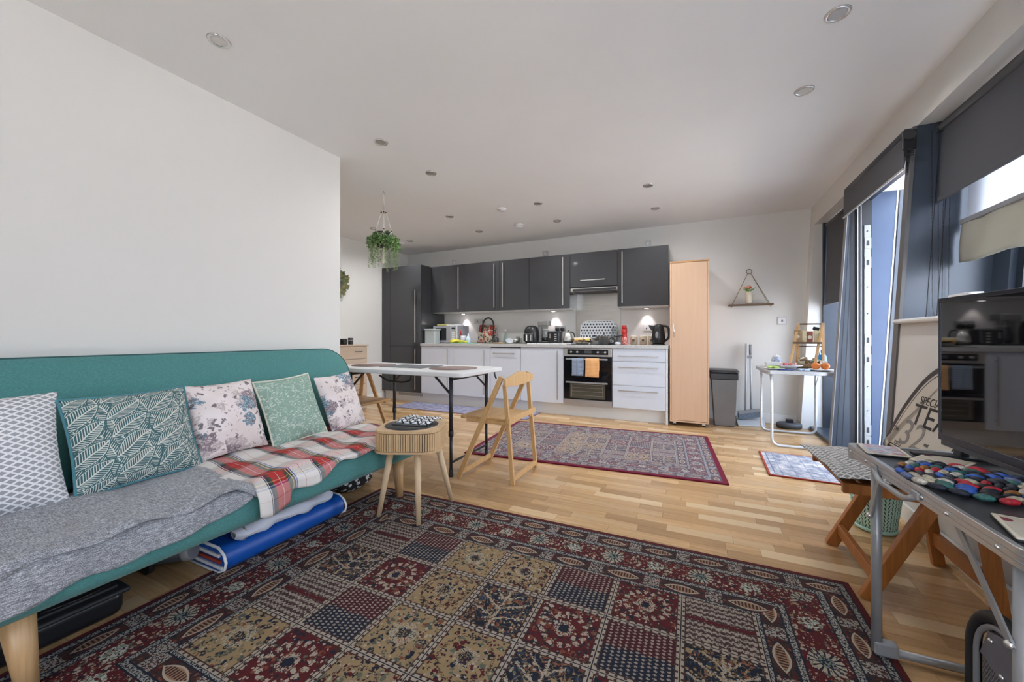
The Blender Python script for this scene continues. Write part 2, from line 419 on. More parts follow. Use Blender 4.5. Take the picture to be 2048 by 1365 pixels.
def m_tartan():
    g = G('stewart_tartan', .95); u, v, uv = uvw(g)
    W, R, Gn, N, Y, K, Bl = (.66, .63, .60), (.42, .018, .02), (.05, .065, .035), (.02, .03, .07), (.60, .50, .16), (.015, .015, .02), (.02, .10, .34)
    st = [(0, W), (.20, W), (.22, K), (.235, W), (.25, N), (.30, Gn), (.34, R), (.37, R), (.47, W), (.48, R), (.60, Gn), (.65, N), (.665, Y), (.68, K), (.72, W), (.735, Bl), (.76, W), (.93, R), (.94, W)]
    a = g.ramp((u / .23).frac(), st, 'CONSTANT'); b2 = g.ramp((v / .23 + .4).frac(), st, 'CONSTANT')
    tw = ((u + v) / .004).frac().lt(.5)
    g.col(g.mix(tw * .3 + .12, a, b2)); return g.mat
M_tartan = m_tartan()
def m_aztec():
    g = G('black_white_geometric', .85); u, v, uv = uvw(g)
    zz = ((u / .06).frac() - .5).abs() * .06; k = ((v + zz) / .035).frac().gt(.62)
    d = (((u / .03).frac() - .5).abs() + ((v / .0175).frac() - .5).abs()); k2 = d.lt(.33)
    g.col(g.mix(k.max(k2), (.75, .77, .8), (.015, .015, .02))); return g.mat
M_aztec = m_aztec()
def m_dots(name, bg, dot, per, rad):
    g = G(name, .4); u, v, uv = uvw(g); r = (v / per).floor().mod(2.) * .5
    a = ((u / per + r).frac() - .5); b2 = ((v / per).frac() - .5); d = (a * a + b2 * b2).sqrt()
    g.col(g.mix(d.lt(rad), bg, dot)); return g.mat
M_dots = m_dots('polka_dot_print', (.72, .74, .76), (.03, .04, .06), .042, .3)
def m_flowerboard():
    g = G('red_flower_print', .5); u, v, uv = uvw(g); col = (.70, .64, .50)
    w = g.noise(uv, 40, 1) * .03
    for sc, rad, c, sd, th in ((26., .46, (.06, .13, .07), 3.1, .25), (30., .42, (.05, .05, .05), 8.2, .5), (10., .50, (.50, .035, .03), 1.7, .45), (17., .45, (.58, .16, .11), 5.5, .45), (40., .35, (.75, .55, .4), 2.2, .6)):
        d, cc = g.vor(g.vec(u + sd + w, v + sd, 0.), sc, .8); r, _, _ = g.sep(cc); col = g.mix(d.lt(rad) * r.gt(th), col, c)
    g.col(col); return g.mat
M_flowerboard = m_flowerboard()

# ---- the woven rugs: borders with lozenges, flowers and a field of square garden panels
def m_rug(name, W, L, cell, k=1., ew=0., nx=7, ny=4, fade=0., tint=(.30, .24, .38), hi=1.):
    g = G(name, .95, 0, (.2, .05, .05), .2); x, y, z, v = g.coord()
    wn_ = g.noise(v, 55, 2) - .5; wm = g.noise(g.vec(x + 7., y + 3., 1.), 55, 2) - .5
    fw = g.noise(v, 170, 2) - .5; fw2 = g.noise(g.vec(x + 3., y + 8., 2.), 170, 2) - .5; xw, yw = x + wn_ * .012 + fw * .006, y + wm * .012 + fw2 * .006
    dx = x.min(W - x); dy = y.min(L - y); d = dx.min(dy) / k
    hor = dy.lt(dx); s = (hor * x + (1. - hor) * y)
    BUR, CRE, NAV, GOL, GRN, RUS, BRN = (.085, .012, .014), (.36, .31, .24), (.014, .018, .030), (.275, .19, .10), (.10, .12, .085), (.17, .055, .03), (.05, .024, .02)
    def speck(scale, seed, stops, thr, base, stretch=1.):
        dd, cc = g.vor(g.vec((xw + seed) * stretch, yw + seed, 0.), scale, 1.); r, gg, b_ = g.sep(cc)
        return g.mix(dd.lt(thr), base, g.ramp(r, stops, 'CONSTANT'))
    # main border: burgundy ground, small leaves, round flowers
    main = speck(62, 0., [(0, CRE), (.22, BUR), (.36, NAV), (.52, GRN), (.64, BUR), (.74, CRE), (.83, RUS), (.92, GOL)], .43, BUR)
    main = speck(120, 4., [(0, CRE), (.2, NAV), (.45, BUR), (.7, GRN), (.85, CRE)], .34, main)
    P = .357 * k; fx = (s / P + .21).frac() - .5; fd = (d - .2015) * k
    fl = ((fx * P) * (fx * P) + fd * fd).sqrt(); ang = g.m('ARCTAN2', fd, fx * P)
    pet = (ang * 14.).sin().gt(-.5)
    fl = fl + fw * .006; flower = g.mix(fl.lt(.022 * k), g.mix(pet * g.noise(v, 190, 1).gt(.40), NAV, CRE), g.mix(g.noise(v, 150, 1).gt(.5), NAV, (.16, .19, .17)))
    main = g.mix(fl.lt(.048 * k), main, flower)
    fx2 = (s / P + .71).frac() - .5; fl2 = ((fx2 * P) * (fx2 * P) + fd * fd).sqrt()
    main = g.mix(fl2.lt(.034 * k) * (g.noise(v, 90, 1).gt(.46)), main, g.mix(g.noise(v, 130, 1).gt(.5), (.16, .20, .15), (.42, .42, .37)))
    # lozenge bands
    def loz(dc, half, per, off):
        lx = ((s / (per * k) + off).frac() - .5) * per; ld = (d - dc)
        q = (ld.abs() / half + (lx.abs() / (per * .27)) * (lx.abs() / (per * .27)))
        base = speck(95, 2. + off, [(0, NAV), (.3, BUR), (.55, BRN), (.75, NAV), (.86, RUS)], .5, BRN)
        sp = g.mix(((lx.abs() - per * .5).abs().lt(per * .13)) * g.noise(v, 170, 1).gt(.5), base, (.30, .28, .25))
        inner = g.mix(((lx / .0115).frac() - .5).abs().lt(.27) * ld.abs().lt(half * .62), (.28, .16, .10), BRN)
        return g.mix(q.lt(.86), g.mix(q.lt(1.16), sp, CRE), inner)
    b1 = loz(.0785, .0185, .205, .13); b2 = loz(.3215, .021, .225, .42)
    # guard stripes
    gn = g.noise(g.vec(xw * 1., yw * 1., 2.), 170, 1); guard = g.mix(gn.gt(.51), (.30, .285, .25), NAV)
    # field
    B0 = .365 * k; u = (x - B0) / cell; w = (y - B0) / cell; iu, iw = u.floor(), w.floor(); a, b_ = u.frac(), w.frac()
    t = g.m('FLOORED_MODULO', iu * 2. + iw * 3. + g.white(g.vec(iu, iw, .3)) * 1.9, 6.).floor()
    ac, bc = a - .5, b_ - .5; rr = (ac * ac + bc * bc).sqrt()
    # inside each panel: dense leafy ornament drawn by warped cells, a different ground and figure per panel
    acw, bcw = (ac + wn_ * .10 + fw * .05), (bc + wm * .10 + fw2 * .05); rw = (acw * acw + bcw * bcw).sqrt(); aw = g.m('ARCTAN2', bcw, acw)
    fine = g.noise(v, 210, 2); scroll = (g.noise(g.vec(xw, yw, 4.), 34, 1, .5, .6) - .5).abs().lt(.018)
    def orn(ground, stops1, stops2, seed, sc=1.):
        c_ = speck(54 * sc, seed, stops1, .60, ground); c_ = speck(96 * sc, seed + 4., stops2, .45, c_)
        return c_
    p0 = orn(NAV, [(0, NAV), (.40, BRN), (.55, GOL), (.66, (.03, .045, .07)), (.84, RUS)], [(0, NAV), (.45, NAV), (.6, GOL), (.74, RUS), (.86, CRE)], 1.)
    br = (acw.abs() * .62 + bcw * -1. - .02).abs().lt(.018).max((acw.abs() * .9 + bcw * -1. + .17).abs().lt(.016)).max((acw.abs() * .35 - bcw - .22).abs().lt(.014)).max(acw.abs().lt(.018)) * rw.lt(.44)
    p0 = g.mix(br * fine.gt(.40), p0, CRE); p0 = g.mix(scroll * .6, p0, GOL)
    p1 = orn(GOL, [(0, GOL), (.28, (.085, .095, .075)), (.5, GOL), (.64, NAV), (.78, (.19, .14, .08)), (.9, RUS)], [(0, GOL), (.35, (.07, .08, .07)), (.5, GOL), (.7, NAV), (.86, CRE)], 3.)
    p1 = g.mix((rw - .15).abs().lt(.05) * fine.gt(.5), p1, CRE); p1 = g.mix(rw.lt(.09) * fine.gt(.47), p1, NAV)
    p2 = orn(BUR, [(0, BUR), (.3, BUR), (.46, NAV), (.62, BRN), (.78, CRE), (.85, RUS)], [(0, BUR), (.4, BUR), (.55, NAV), (.74, GRN), (.84, CRE)], 5.)
    p2 = g.mix((rw - .30).abs().lt(.04) * (aw * 16.).sin().gt(-.1) * fine.gt(.42), p2, CRE); p2 = g.mix((rw - .11).abs().lt(.035) * fine.gt(.5), p2, CRE); p2 = g.mix(rw.lt(.07), p2, NAV)
    chev = ((b_ * 10. + (((a * 13. + fw * 1.5).frac() - .5).abs()) * .9 + wm * .8).frac()).lt(.5); p3 = g.mix(chev * fine.gt(.40), (.06, .03, .03), (.31, .27, .225)); p3 = g.mix(bcw.abs().lt(.035), p3, BUR)
    p4 = orn((.25, .18, .095), [(0, GOL), (.30, NAV), (.46, BUR), (.58, GOL), (.8, (.24, .18, .12)), (.9, GRN)], [(0, GOL), (.35, BUR), (.5, GOL), (.68, NAV), (.85, CRE)], 6.)
    p4 = g.mix((rw - .36).abs().lt(.02) * fine.gt(.5), p4, BRN); p4 = g.mix(rw.lt(.12) * fine.gt(.48), p4, NAV); p4 = g.mix((rw - .13).abs().lt(.03) * fine.gt(.52), p4, CRE)
    du = ((a * 13. + fw * .6).frac() - .5).abs() + ((b_ * 17. + (a * 13.).floor().mod(2.) * .5 + fw2 * .6).frac() - .5).abs()
    p5 = g.mix(du.lt(.36) * fine.gt(.36), g.mix((b_ + wn_ * .2).gt(.5), NAV, (.06, .012, .015)), (.30, .25, .21))
    f = p0
    for i, pp in enumerate((p1, p2, p3, p4, p5), 1): f = g.mix((t - float(i)).abs().lt(.5), f, pp)
    ea = (.5 - ac.abs()) * cell; eb = (.5 - bc.abs()) * cell; e = ea.min(eb)
    along = (ea.lt(eb) * y + (1. - ea.lt(eb)) * x)
    bar = g.mix((((along + fw * .008) / .026).frac() - .5).abs().lt(.16) * (e.gt(.004)), (.34, .29, .235), BRN)
    f = g.mix((e + fw * .004).lt(.0115 * k), f, bar); f = g.mix(e.lt(.0018), f, NAV); f = g.mix((e - .0135 * k).abs().lt(.0018), f, BRN)
    # assemble by distance from the edge
    def band(c, lo, hi_, inner): return g.mix(d.gt(lo) * d.lt(hi_), c, inner)
    c = g.mix(g.noise(v, 200, 2), tuple(q * .8 for q in BUR), tuple(q * 1.3 for q in BUR))
    c = band(c, .022, .045, guard); c = band(c, .047, .110, b1); c = band(c, .113, .137, guard); c = band(c, .140, .262, main)
    c = band(c, .265, .285, guard); c = band(c, .288, .353, b2); c = band(c, .354, .366, guard); c = g.mix(d.gt(.365), c, f)
    for ln in (.022, .046, .1115, .1385, .2635, .2865, .3535): c = g.mix((d - ln).abs().lt(.0026), c, NAV)
    if fade: c = g.mix(d.gt(.022) * fade, c, tint)
    if ew: c = g.mix(d.lt(ew), c, (.13, .008, .025))
    if hi != 1:
        h = g.n('ShaderNodeHueSaturation'); h.inputs['Value'].default_value = hi; g.put(h.inputs['Color'], c); c = S(g, h.outputs[0])
    pile = g.noise(v, 420, 2); g.col(g.mix(pile * .35, c, g.mix(.5, c, (.01, .01, .01)))); g.bump(pile, .5, .003)
    return g.mat
# ---------------------------------------------------------------- the room shell
H = 2.457
def wi(z): return 1.03 + .056 * z      # leaning inner face of the window wall
def wo_(z): return 1.36 + .055 * z     # its outer face
def yprism(b, poly, y0, y1):
    """(x,z) outline extruded along y"""
    return b.prism([(x, z) for x, z in poly], -y1, -y0, Matrix(((1, 0, 0), (0, 0, -1), (0, 1, 0))))
def lean(b, z0, z1, y0, y1, fi, fo):
    return yprism(b, [(fi(z0), z0), (fo(z0), z0), (fo(z1), z1), (fi(z1), z1)], y0, y1)
floor = struct('floor', B().bx(-4.62, 1.46, -2.25, 5.41, -.12, -.012), M_underfloor)
# oak strip floor: strips run along x, rows 71 mm wide
def to_px(x, y, z):
    c, s = cos(CAM_YAW), sin(CAM_YAW); X = x * c + y * s; d = -x * s + y * c
    return (1024 + CAM_F * X / d, CAM_Y0 - CAM_F * (z - CAM_H) / d, d) if d > .05 else (9e9, 9e9, d)
def under(x, y):
    return (-1.80 < x < .50 and .37 < y < 1.92) or (-1.8 < x < .02 and 3.1 < y < 4.1)
RW = .0713; strips = []
rr_ = random.Random(11); nrow = int((5.407 + 2.25) / RW) + 1
for j in range(nrow):
    y0 = -2.25 + j * RW; y1 = min(5.407, y0 + RW); x = -4.62 - rr_.random() * .4
    while x < 1.15:
        L = rr_.choice((.16, .24, .3, .36, .42, .5, .62)) * (1 + .2 * (rr_.random() - .5)); x1 = min(x + L, 1.16); x0 = max(x, -4.62)
        x += L
        if x1 - x0 < .02: continue
        xm, ym = (x0 + x1) / 2, (y0 + y1) / 2
        if xm < -2.6 and ym < 2.24: continue
        if ym < 3.05 and x0 > 1.0: continue
        if ym < 3.05: x1 = min(x1, 1.03)
        if under(x0, ym) and under(x1, ym) and under(xm, y0) and under(xm, y1): continue
        px, py, d = to_px(xm, ym, 0); vis = d > .2 and -150 < px < 2200 and py < 1500
        strips.append(((x1 - x0) * (y1 - y0) / d ** 3 if vis else 0, x0, x1, y0, y1, rr_.random(), rr_.random()))
strips.sort(key=lambda s: -s[0])
def strip_geo(b, s):
    _, x0, x1, y0, y1, t, t2 = s; e = .0005; b.bx(x0 + e, x1 - e, y0 + e, y1 - e, -.012, 0)
def set_tone(me, ts, nv=8):
    a = me.attributes.new('tone', 'FLOAT', 'POINT'); c = me.attributes.new('tone2', 'FLOAT', 'POINT')
    for i, (t, t2) in enumerate(ts):
        for k in range(nv): a.data[i * nv + k].value = t; c.data[i * nv + k].value = max(0, (t2 - .82) * 4.) if t2 > .82 else 0
for s in strips[:290]:
    b = B(); strip_geo(b, s); me = mesh_of('plank', b, M_plank); set_tone(me, [(s[5], s[6])])
    o = bpy.data.objects.new('plank', me); COL.objects.link(o); o.parent = floor
b = B()
for s in strips[290:]: strip_geo(b, s)
me = mesh_of('planks', b, M_plank); set_tone(me, [(s[5], s[6]) for s in strips[290:]])
o = bpy.data.objects.new('planks', me); COL.objects.link(o); o.parent = floor; o['kind'] = 'stuff'

struct('ceiling', B().bx(-4.8, 1.75, -2.4, 5.6, H, H + .12), M_ceil)
struct('wall_back', B().bx(-4.8, 1.75, 5.407, 5.6, -.1, H), M_wall)
struct('wall_left', B().bx(-4.8, -2.605, -2.4, 2.239, -.1, H), M_wall)
struct('wall_far_left', B().bx(-4.8, -4.62, 2.239, 5.407, -.1, H), M_wall)
b = B(); b.bx(-2.605, 1.1, -2.4, -2.25, -.1, .25).bx(-2.605, -.35, -2.4, -2.25, .25, H).bx(.95, 1.75, -2.4, -2.25, -.1, H).bx(-.35, .95, -2.4, -2.25, 2.38, H)
struct('wall_rear', b, M_wall)
b = B(); lean(b, 2.235, H, -2.25, 5.407, wi, wo_); lean(b, 0, 2.235, 5.236, 5.407, wi, wo_); lean(b, 0, 2.235, -2.25, -.45, wi, wo_)
struct('wall_right', b, M_wall)
lw = lambda z: 1.022 + .056 * z
b = B(); lean(b, -.1, 1.085, -2.25, 3.05, lw, lambda z: 1.34)
struct('wall_right_low', b, M_lowwall)
# white corner strip beside the far window is painted plaster of wall_right; the rest of that window's reveal is metal
b = B(); lean(b, 0, 1.085, 5.22, 5.236, wi, lambda z: 1.225); struct('trim_1', b, M_trim)
# skirting boards
b = B().bx(-.298, wi(0) - .002, 5.389, 5.407, 0, .105); struct('baseboard_back', b, M_trim, .003)
b = B().bx(-4.62, -4.602, 2.24, 4.78, 0, .105); struct('baseboard_far_left', b, M_trim, .003)
b = B().bx(-2.605, -2.587, -2.25, 2.239, 0, .105); struct('baseboard_left', b, M_trim, .003)
b = B().bx(1.006, 1.024, -2.25, 3.045, 0, .105); struct('baseboard_right', b, M_trim, .003)
b = B(); yprism(b, [(1.006, 0), (.982, 0), (.987, .012), (1.0, .02), (1.006, .02)], -2.25, 3.045); struct('trim_2', b, M_plank, 0)
# window board with a rounded nose
b = B(); yprism(b, [(1.42, 1.085), (1.42, 1.11)] + [(1.062 + .0125 * cos(a) , 1.0975 + .0125 * sin(a)) for a in [pi / 2 + pi * k / 6 for k in range(7)]], -.45, 3.06)
struct('trim_3', b, M_trim)

# window_1: the long window over the low wall, leaning outwards
w1 = struct('window_1', B().bx(1.34, 1.44, -.45, 3.05, 1.0, 1.085), M_navy)
fo1 = lambda z: 1.385 + .055 * z; fo2 = lambda z: 1.455 + .055 * z
def leanobj(name, z0, z1, y0, y1, fi, fo, mat, parent): b = B(); lean(b, z0, z1, y0, y1, fi, fo); return obj(name, b, mat, parent)
for y0, y1 in ((2.92, 3.05), (1.28, 1.36), (-.45, -.37)): leanobj('frame_post', 1.085, 2.235, y0, y1, fo1, fo2, M_navy, w1)
leanobj('frame_rail', 2.16, 2.235, -.45, 3.05, fo1, fo2, M_navy, w1); leanobj('frame_rail', 1.085, 1.15, -.45, 3.05, fo1, fo2, M_navy, w1)
leanobj('sash_stile', 1.15, 2.16, 2.86, 2.905, lambda z: fo1(z) + .02, fo2, M_navy2, w1)
leanobj('pane', 1.15, 2.16, -.37, 1.28, lambda z: fo1(z) + .03, lambda z: fo1(z) + .036, M_glass, w1)
leanobj('pane', 1.15, 2.16, 1.36, 2.92, lambda z: fo1(z) + .03, lambda z: fo1(z) + .036, M_glass, w1)
# the metal-clad fin between the long window and the terrace door
fin = B(); lean(fin, 0, 2.235, 3.05, 3.105, wi, lambda z: wo_(z) + .03); fin_o = struct('trim_4', fin, M_navy, .002)
for x in (.10, .145): b = B(); lean(b, .0, 2.2, 3.0475, 3.0505, lambda z: wi(z) + x, lambda z: wi(z) + x + .003); obj('joint', b, M_navy2, fin_o)
b = B(); lean(b, 0, 2.235, 3.047, 3.105, lambda z: wi(z) - .018, wi); obj('edge_trim', b, plain('fin_edge', (.10, .095, .095), .4), fin_o)

# door_1: the terrace door opening, its frame stands plumb inside the leaning wall
d1 = struct('door_1', B().bx(1.03, 1.46, 3.105, 4.15, -.03, .012), M_navy2)
b = B(); lean(b, 0, 2.235, 4.15, 4.21, wi, lambda z: 1.154); ck = obj('reveal_panel', b, M_navy, d1)
for x in (.03, .07): b = B(); lean(b, .0, 2.2, 4.1485, 4.1505, lambda z: wi(z) + x * (1 - z * .25), lambda z: wi(z) + x * (1 - z * .25) + .003); obj('joint', b, M_navy2, ck)
obj('edge_trim', lean(B(), 0, 2.235, 4.149, 4.21, lambda z: wi(z) - .005, wi), M_grey, d1)
obj('frame_post', B().bx(1.154, 1.203, 4.165, 4.21, 0, 2.235), M_navy2, d1)
obj('frame_post', B().bx(1.203, 1.209, 4.145, 4.21, 0, 2.2), M_alu, d1); obj('frame_post', B().bx(1.209, 1.30, 4.15, 4.21, 0, 2.235), M_navy2, d1, .002)
obj('gasket', B().bx(1.226, 1.231, 4.146, 4.15, 0, 2.1), M_alu, d1)
ks = obj('lock_keep_strip', B().bx(1.248, 1.289, 4.144, 4.15, .02, 1.93), M_steel, d1, .001)
for z in (.14, .24, .82, .98, 1.62, 1.78):
    obj('keep', B().bx(1.250, 1.292, 4.141, 4.144, z - .045, z + .045), M_steel, ks, .001); obj('slot', B().bx(1.262, 1.278, 4.1395, 4.1412, z - .02, z + .022), M_navy2, ks)
for z in (.4, .6, 1.2, 1.42, 1.88): obj('screw', B().cyl((1.268, 4.1415, z), (1.268, 4.144, z), .005, n=10), M_navy2, ks)
b = B(); lean(b, 0, 2.235, 4.151, 4.24, lambda z: 1.30, lambda z: wo_(z) - .025); obj('outer_reveal', b, M_navylight, d1)
b = B(); lean(b, 0, 2.235, 4.148, 4.24, lambda z: wo_(z) - .025, lambda z: wo_(z) - .016); obj('outer_edge', b, M_trim, d1)
obj('frame_head', B().bx(1.203, 1.30, 3.105, 4.15, 2.135, 2.235), M_navy2, d1)
b = B(); lean(b, 2.19, 2.235, 3.105, 4.15, lambda z: 1.30, lambda z: wo_(z) + .05); obj('outer_head', b, M_trim, d1)
obj('frame_post', B().bx(1.16, 1.30, 3.105, 3.16, 0, 2.135), M_navy2, d1)
# the leaf, swung out a right angle
lf = obj('door_leaf', B().bx(1.31, 1.37, 3.12, 3.18, .03, 2.12).bx(2.2, 2.27, 3.12, 3.18, .03, 2.12).bx(1.37, 2.2, 3.12, 3.18, .03, .13).bx(1.37, 2.2, 3.12, 3.18, 2.04, 2.12), M_navy, d1)
obj('pane', B().bx(1.37, 2.2, 3.146, 3.152, .13, 2.04), M_glass, lf)
obj('lever_handle', B().tube(fillet([(2.235, 3.12, 1.05), (2.235, 3.07, 1.05), (2.12, 3.07, 1.05)], .02), .009), M_alu, lf)

# window_2: the floor-length window beyond the door
w2 = struct('window_2', B().bx(1.115, 1.46, 4.24, 5.236, -.03, .035), M_navy)
b = B(); lean(b, .035, 2.235, 5.205, 5.236, lambda z: 1.225, lambda z: wo_(z)); obj('reveal_panel', b, M_navy, w2)
leanobj('frame_post', .035, 2.235, 4.24, 4.31, fo1, fo2, M_navy, w2); leanobj('frame_post', .035, 2.235, 5.13, 5.205, fo1, fo2, M_navy, w2)
leanobj('frame_rail', .035, .12, 4.31, 5.13, fo1, fo2, M_navy, w2); leanobj('frame_rail', 2.15, 2.235, 4.31, 5.13, fo1, fo2, M_navy, w2)
leanobj('pane', .12, 2.15, 4.31, 5.13, lambda z: fo1(z) + .03, lambda z: fo1(z) + .036, M_glass, w2)
# fill_window in the rear wall: unseen opening, added and sized for fill light
w3 = struct('fill_window', B().bx(-.35, .95, -2.36, -2.3, .25, .31).bx(-.35, .95, -2.36, -2.3, 2.32, 2.38).bx(-.35, -.29, -2.36, -2.3, .31, 2.32).bx(.89, .95, -2.36, -2.3, .31, 2.32), M_navy)
obj('pane', B().bx(-.29, .89, -2.335, -2.33, .31, 2.32), M_glass, w3)

# terrace outside: decking slab, canopy, a far pink building and a wall
struct('terrace_floor', B().bx(1.46, 14, -9, 15, -.15, -.04), plain('terrace_tile', (.60, .57, .54), .8, 0, .1, 12))
struct('rear_bounce_slab', B().bx(-8, 1.46, -12, -2.4, -.15, -.04), plain('rear_bounce_tile', (.55, .52, .5), .8, 0, .1, 12))  # unseen ground, added to bounce sunlight in through the rear opening
struct('terrace_canopy', B().bx(2.2, 2.9, 5.0, 12, 2.62, 2.8), plain('canopy_render', (.72, .58, .42), .8))
tb = thing('neighbouring_building', 'pink brick building glimpsed through the open terrace door', 'building', (6.5, 16, 0))
obj('wall', B().bx(3.5, 12, 16, 20, -3, 3.1), plain('pink_brick', (.50, .27, .24), .9, 0, .2, 40), tb); obj('coping', B().bx(3.4, 12.1, 15.9, 20.1, 3.1, 3.25), M_trim, tb)
# ---------------------------------------------------------------- ceiling fittings
def downlight(loc, label):
    t = thing('ceiling_downlight', label, 'downlight', (loc[0], loc[1], H), 'recessed chrome downlights in the ceiling')
    obj('rim', B().lathe((0, 0, 0), [(.033, -.001), (.036, -.006), (.046, -.006), (.050, 0)], 28), M_chrome, t, local=True)
    obj('reflector', B().lathe((0, 0, 0), [(.034, -.004), (.028, .0), (.022, -.0005), (.0001, -.001)], 20), M_steelplain, t, local=True)
    obj('lamp_glass', B().lathe((0, 0, 0), [(.019, -.0012), (.017, -.003), (.0001, -.0035)], 16), M_dgrey, t, local=True)
    return t
DL = [(-2.11, 1.10, 'round chrome downlight at upper left of the photo, nearest above the sofa'), (-2.12, 2.19, 'chrome downlight closest to the outer corner of the near left wall'),
 (-2.12, 2.79, 'chrome downlight just beyond the wall corner, right of the hanging plant hook'), (-2.68, 3.89, 'chrome downlight right of the hanging plant, before the dark wall cupboards'),
 (-2.69, 4.61, 'chrome downlight above the second dark wall cupboard from the left'), (-3.89, 3.88, 'chrome downlight half hidden behind the hanging plant ropes'),
 (-3.90, 4.62, 'chrome downlight above the tall dark fridge cupboard'), (-1.55, 3.92, 'chrome downlight left of the round white smoke alarm row, over the middle rug end'),
 (-1.57, 4.61, 'chrome downlight right of the smoke alarm, above the hood cupboard'), (-.42, 3.91, 'chrome downlight over the middle rug, in front of the rightmost wall cupboard'),
 (-.42, 4.64, 'chrome downlight nearest above the tall beech cupboard'), (.57, 2.80, 'second chrome downlight from the camera along the window side'), (.57, 2.20, 'large chrome downlight at upper right, nearest the window blind')]
d0 = downlight(DL[0][:2], DL[0][2])
for x, y, l in DL[1:]: dup(d0, (x, y, H), label=l)
for x, y, _ in DL[1:]:  # fill spots added to brighten the kitchen side; the downlight glass stays dark
    if y < 2.5: continue
    l_ = bpy.data.lights.new('downlight_fill', 'SPOT'); l_.energy = 16; l_.spot_size = radians(165); l_.spot_blend = 1; l_.shadow_soft_size = .03; l_.color = (.97, .99, 1)
    lo = bpy.data.objects.new('downlight_fill', l_); COL.objects.link(lo); lo.location = (x, y, H - .012)
t = thing('smoke_alarm', 'round white smoke alarm on the ceiling in front of the kitchen units', 'smoke alarm', (-2.07, 4.56, H))
obj('base', B().lathe((0, 0, 0), [(.06, 0), (.062, -.012), (.05, -.016)], 28), M_white, t, local=True); obj('cover', B().lathe((0, 0, -.014), [(.05, 0), (.048, -.018), (.03, -.026), (.0001, -.027)], 28), M_white, t, local=True)
obj('vents', B().lathe((0, 0, -.016), [(.0495, 0), (.0495, -.006)], 28), M_grey, t, local=True)
for (x, y, r, l) in ((-1.99, 3.91, .055, 'flat white ceiling disc between the smoke alarm and the camera'), (-4.12, 4.66, .075, 'white round ceiling valve above the left end of the fridge cupboard')):
    t = thing('ceiling_vent', l, 'ceiling vent', (x, y, H)); obj('ring', B().lathe((0, 0, 0), [(r, 0), (r, -.008), (r * .8, -.012)], 24), M_white, t, local=True)
    obj('disc', B().lathe((0, 0, -.012), [(r * .78, 0), (r * .7, -.008), (.0001, -.01)], 24), M_white, t, local=True)

# ---------------------------------------------------------------- kitchen
FY, UY = 4.787, 5.047
def vhandle(parent, x, y, z0, z1):
    b = B().bx(x - .006, x + .006, y - .034, y - .026, z0, z1)
    for z in (z0 + .04, z1 - .04): b.cyl((x, y, z), (x, y - .028, z), .004, n=8)
    return obj('handle', b, M_chrome, parent)
def hhandle(parent, x0, x1, y, z):
    b = B().bx(x0, x1, y - .034, y - .026, z - .006, z + .006)
    for x in (x0 + .04, x1 - .04): b.cyl((x, y, z), (x, y - .028, z), .004, n=8)
    return obj('handle', b, M_chrome, parent)
t = thing('fridge_cupboard', 'tall charcoal gloss larder housing the fridge at the left end of the kitchen', 'cupboard', (-4.2, 5.1, 0))
obj('body', B().bx(-4.612, -3.826, FY + .02, 5.4, .15, 2.125), M_gloss_dark, t); obj('filler_panel', B().bx(-4.612, -4.447, FY, FY + .02, .15, 2.125), M_gloss_dark, t, .001)
d = obj('door', B().bx(-4.443, -3.828, FY, FY + .02, .868, 2.125), M_gloss_dark, t, .0015); vhandle(d, -3.92, FY, .93, 1.74)
d = obj('door', B().bx(-4.443, -3.828, FY, FY + .02, .15, .863), M_gloss_dark, t, .0015); vhandle(d, -3.92, FY, .20, .83)
UL = ['leftmost charcoal wall cupboard, against the tall fridge housing', 'second charcoal wall cupboard from the left, above the black tap', 'narrow charcoal wall cupboard with its handle at left', 'charcoal wall cupboard left of the cooker hood, above the air fryer']
for i, (x0, x1, hx) in enumerate(((-3.822, -3.215, -3.30), (-3.215, -2.600, -2.68), (-2.600, -2.136, -2.54), (-2.136, -1.539, -1.63))):
    t = thing('wall_cupboard', UL[i], 'cupboard', ((x0 + x1) / 2, 5.2, 1.395), 'charcoal gloss wall cupboards')
    obj('body', B().bx(x0 + .001, x1 - .001, UY + .02, 5.4, 1.397, 2.12), M_gloss_dark if i == 3 else M_gloss_dark, t); obj('base_panel', B().bx(x0 + .002, x1 - .002, UY + .022, 5.398, 1.388, 1.397), M_trim, t)
    d = obj('door', B().bx(x0 + .002, x1 - .002, UY, UY + .02, 1.395, 2.125), M_gloss_dark, t, .0015); vhandle(d, hx, UY, 1.44, 2.085)
t = thing('hood_cupboard', 'short charcoal cupboard with a horizontal handle housing the cooker hood', 'cupboard', (-1.23, 5.2, 1.6))
obj('body', B().bx(-1.538, -.916, UY + .02, 5.4, 1.66, 2.12), M_gloss_dark, t); d = obj('door', B().bx(-1.537, -.917, UY, UY + .02, 1.675, 2.125), M_gloss_dark, t, .0015); hhandle(d, -1.39, -1.07, UY, 1.755)
h = obj('extractor', B().bx(-1.535, -.918, UY + .01, 5.38, 1.615, 1.66), M_steelplain, t, .003); obj('filter', B().bx(-1.5, -.95, UY + .04, 5.35, 1.608, 1.616), M_dgrey, h); obj('lip', B().bx(-1.5, -.93, UY - .004, UY + .01, 1.618, 1.648), M_blackm, t)
t = thing('wall_cupboard', 'rightmost charcoal wall cupboard, above the black kettle and beige mugs', 'cupboard', (-.61, 5.2, 1.395), 'charcoal gloss wall cupboards')
obj('body', B().bx(-.914, -.31, UY + .02, 5.4, 1.397, 2.12), M_gloss_dark, t); obj('base_panel', B().bx(-.912, -.312, UY + .022, 5.398, 1.388, 1.397), M_trim, t)
d = obj('door', B().bx(-.913, -.309, UY, UY + .02, 1.395, 2.125), M_gloss_dark, t, .0015); vhandle(d, -.85, UY, 1.44, 2.085)
BL = ['leftmost white base cupboard, below the microwave', 'white base cupboard below the flowered chopping board']
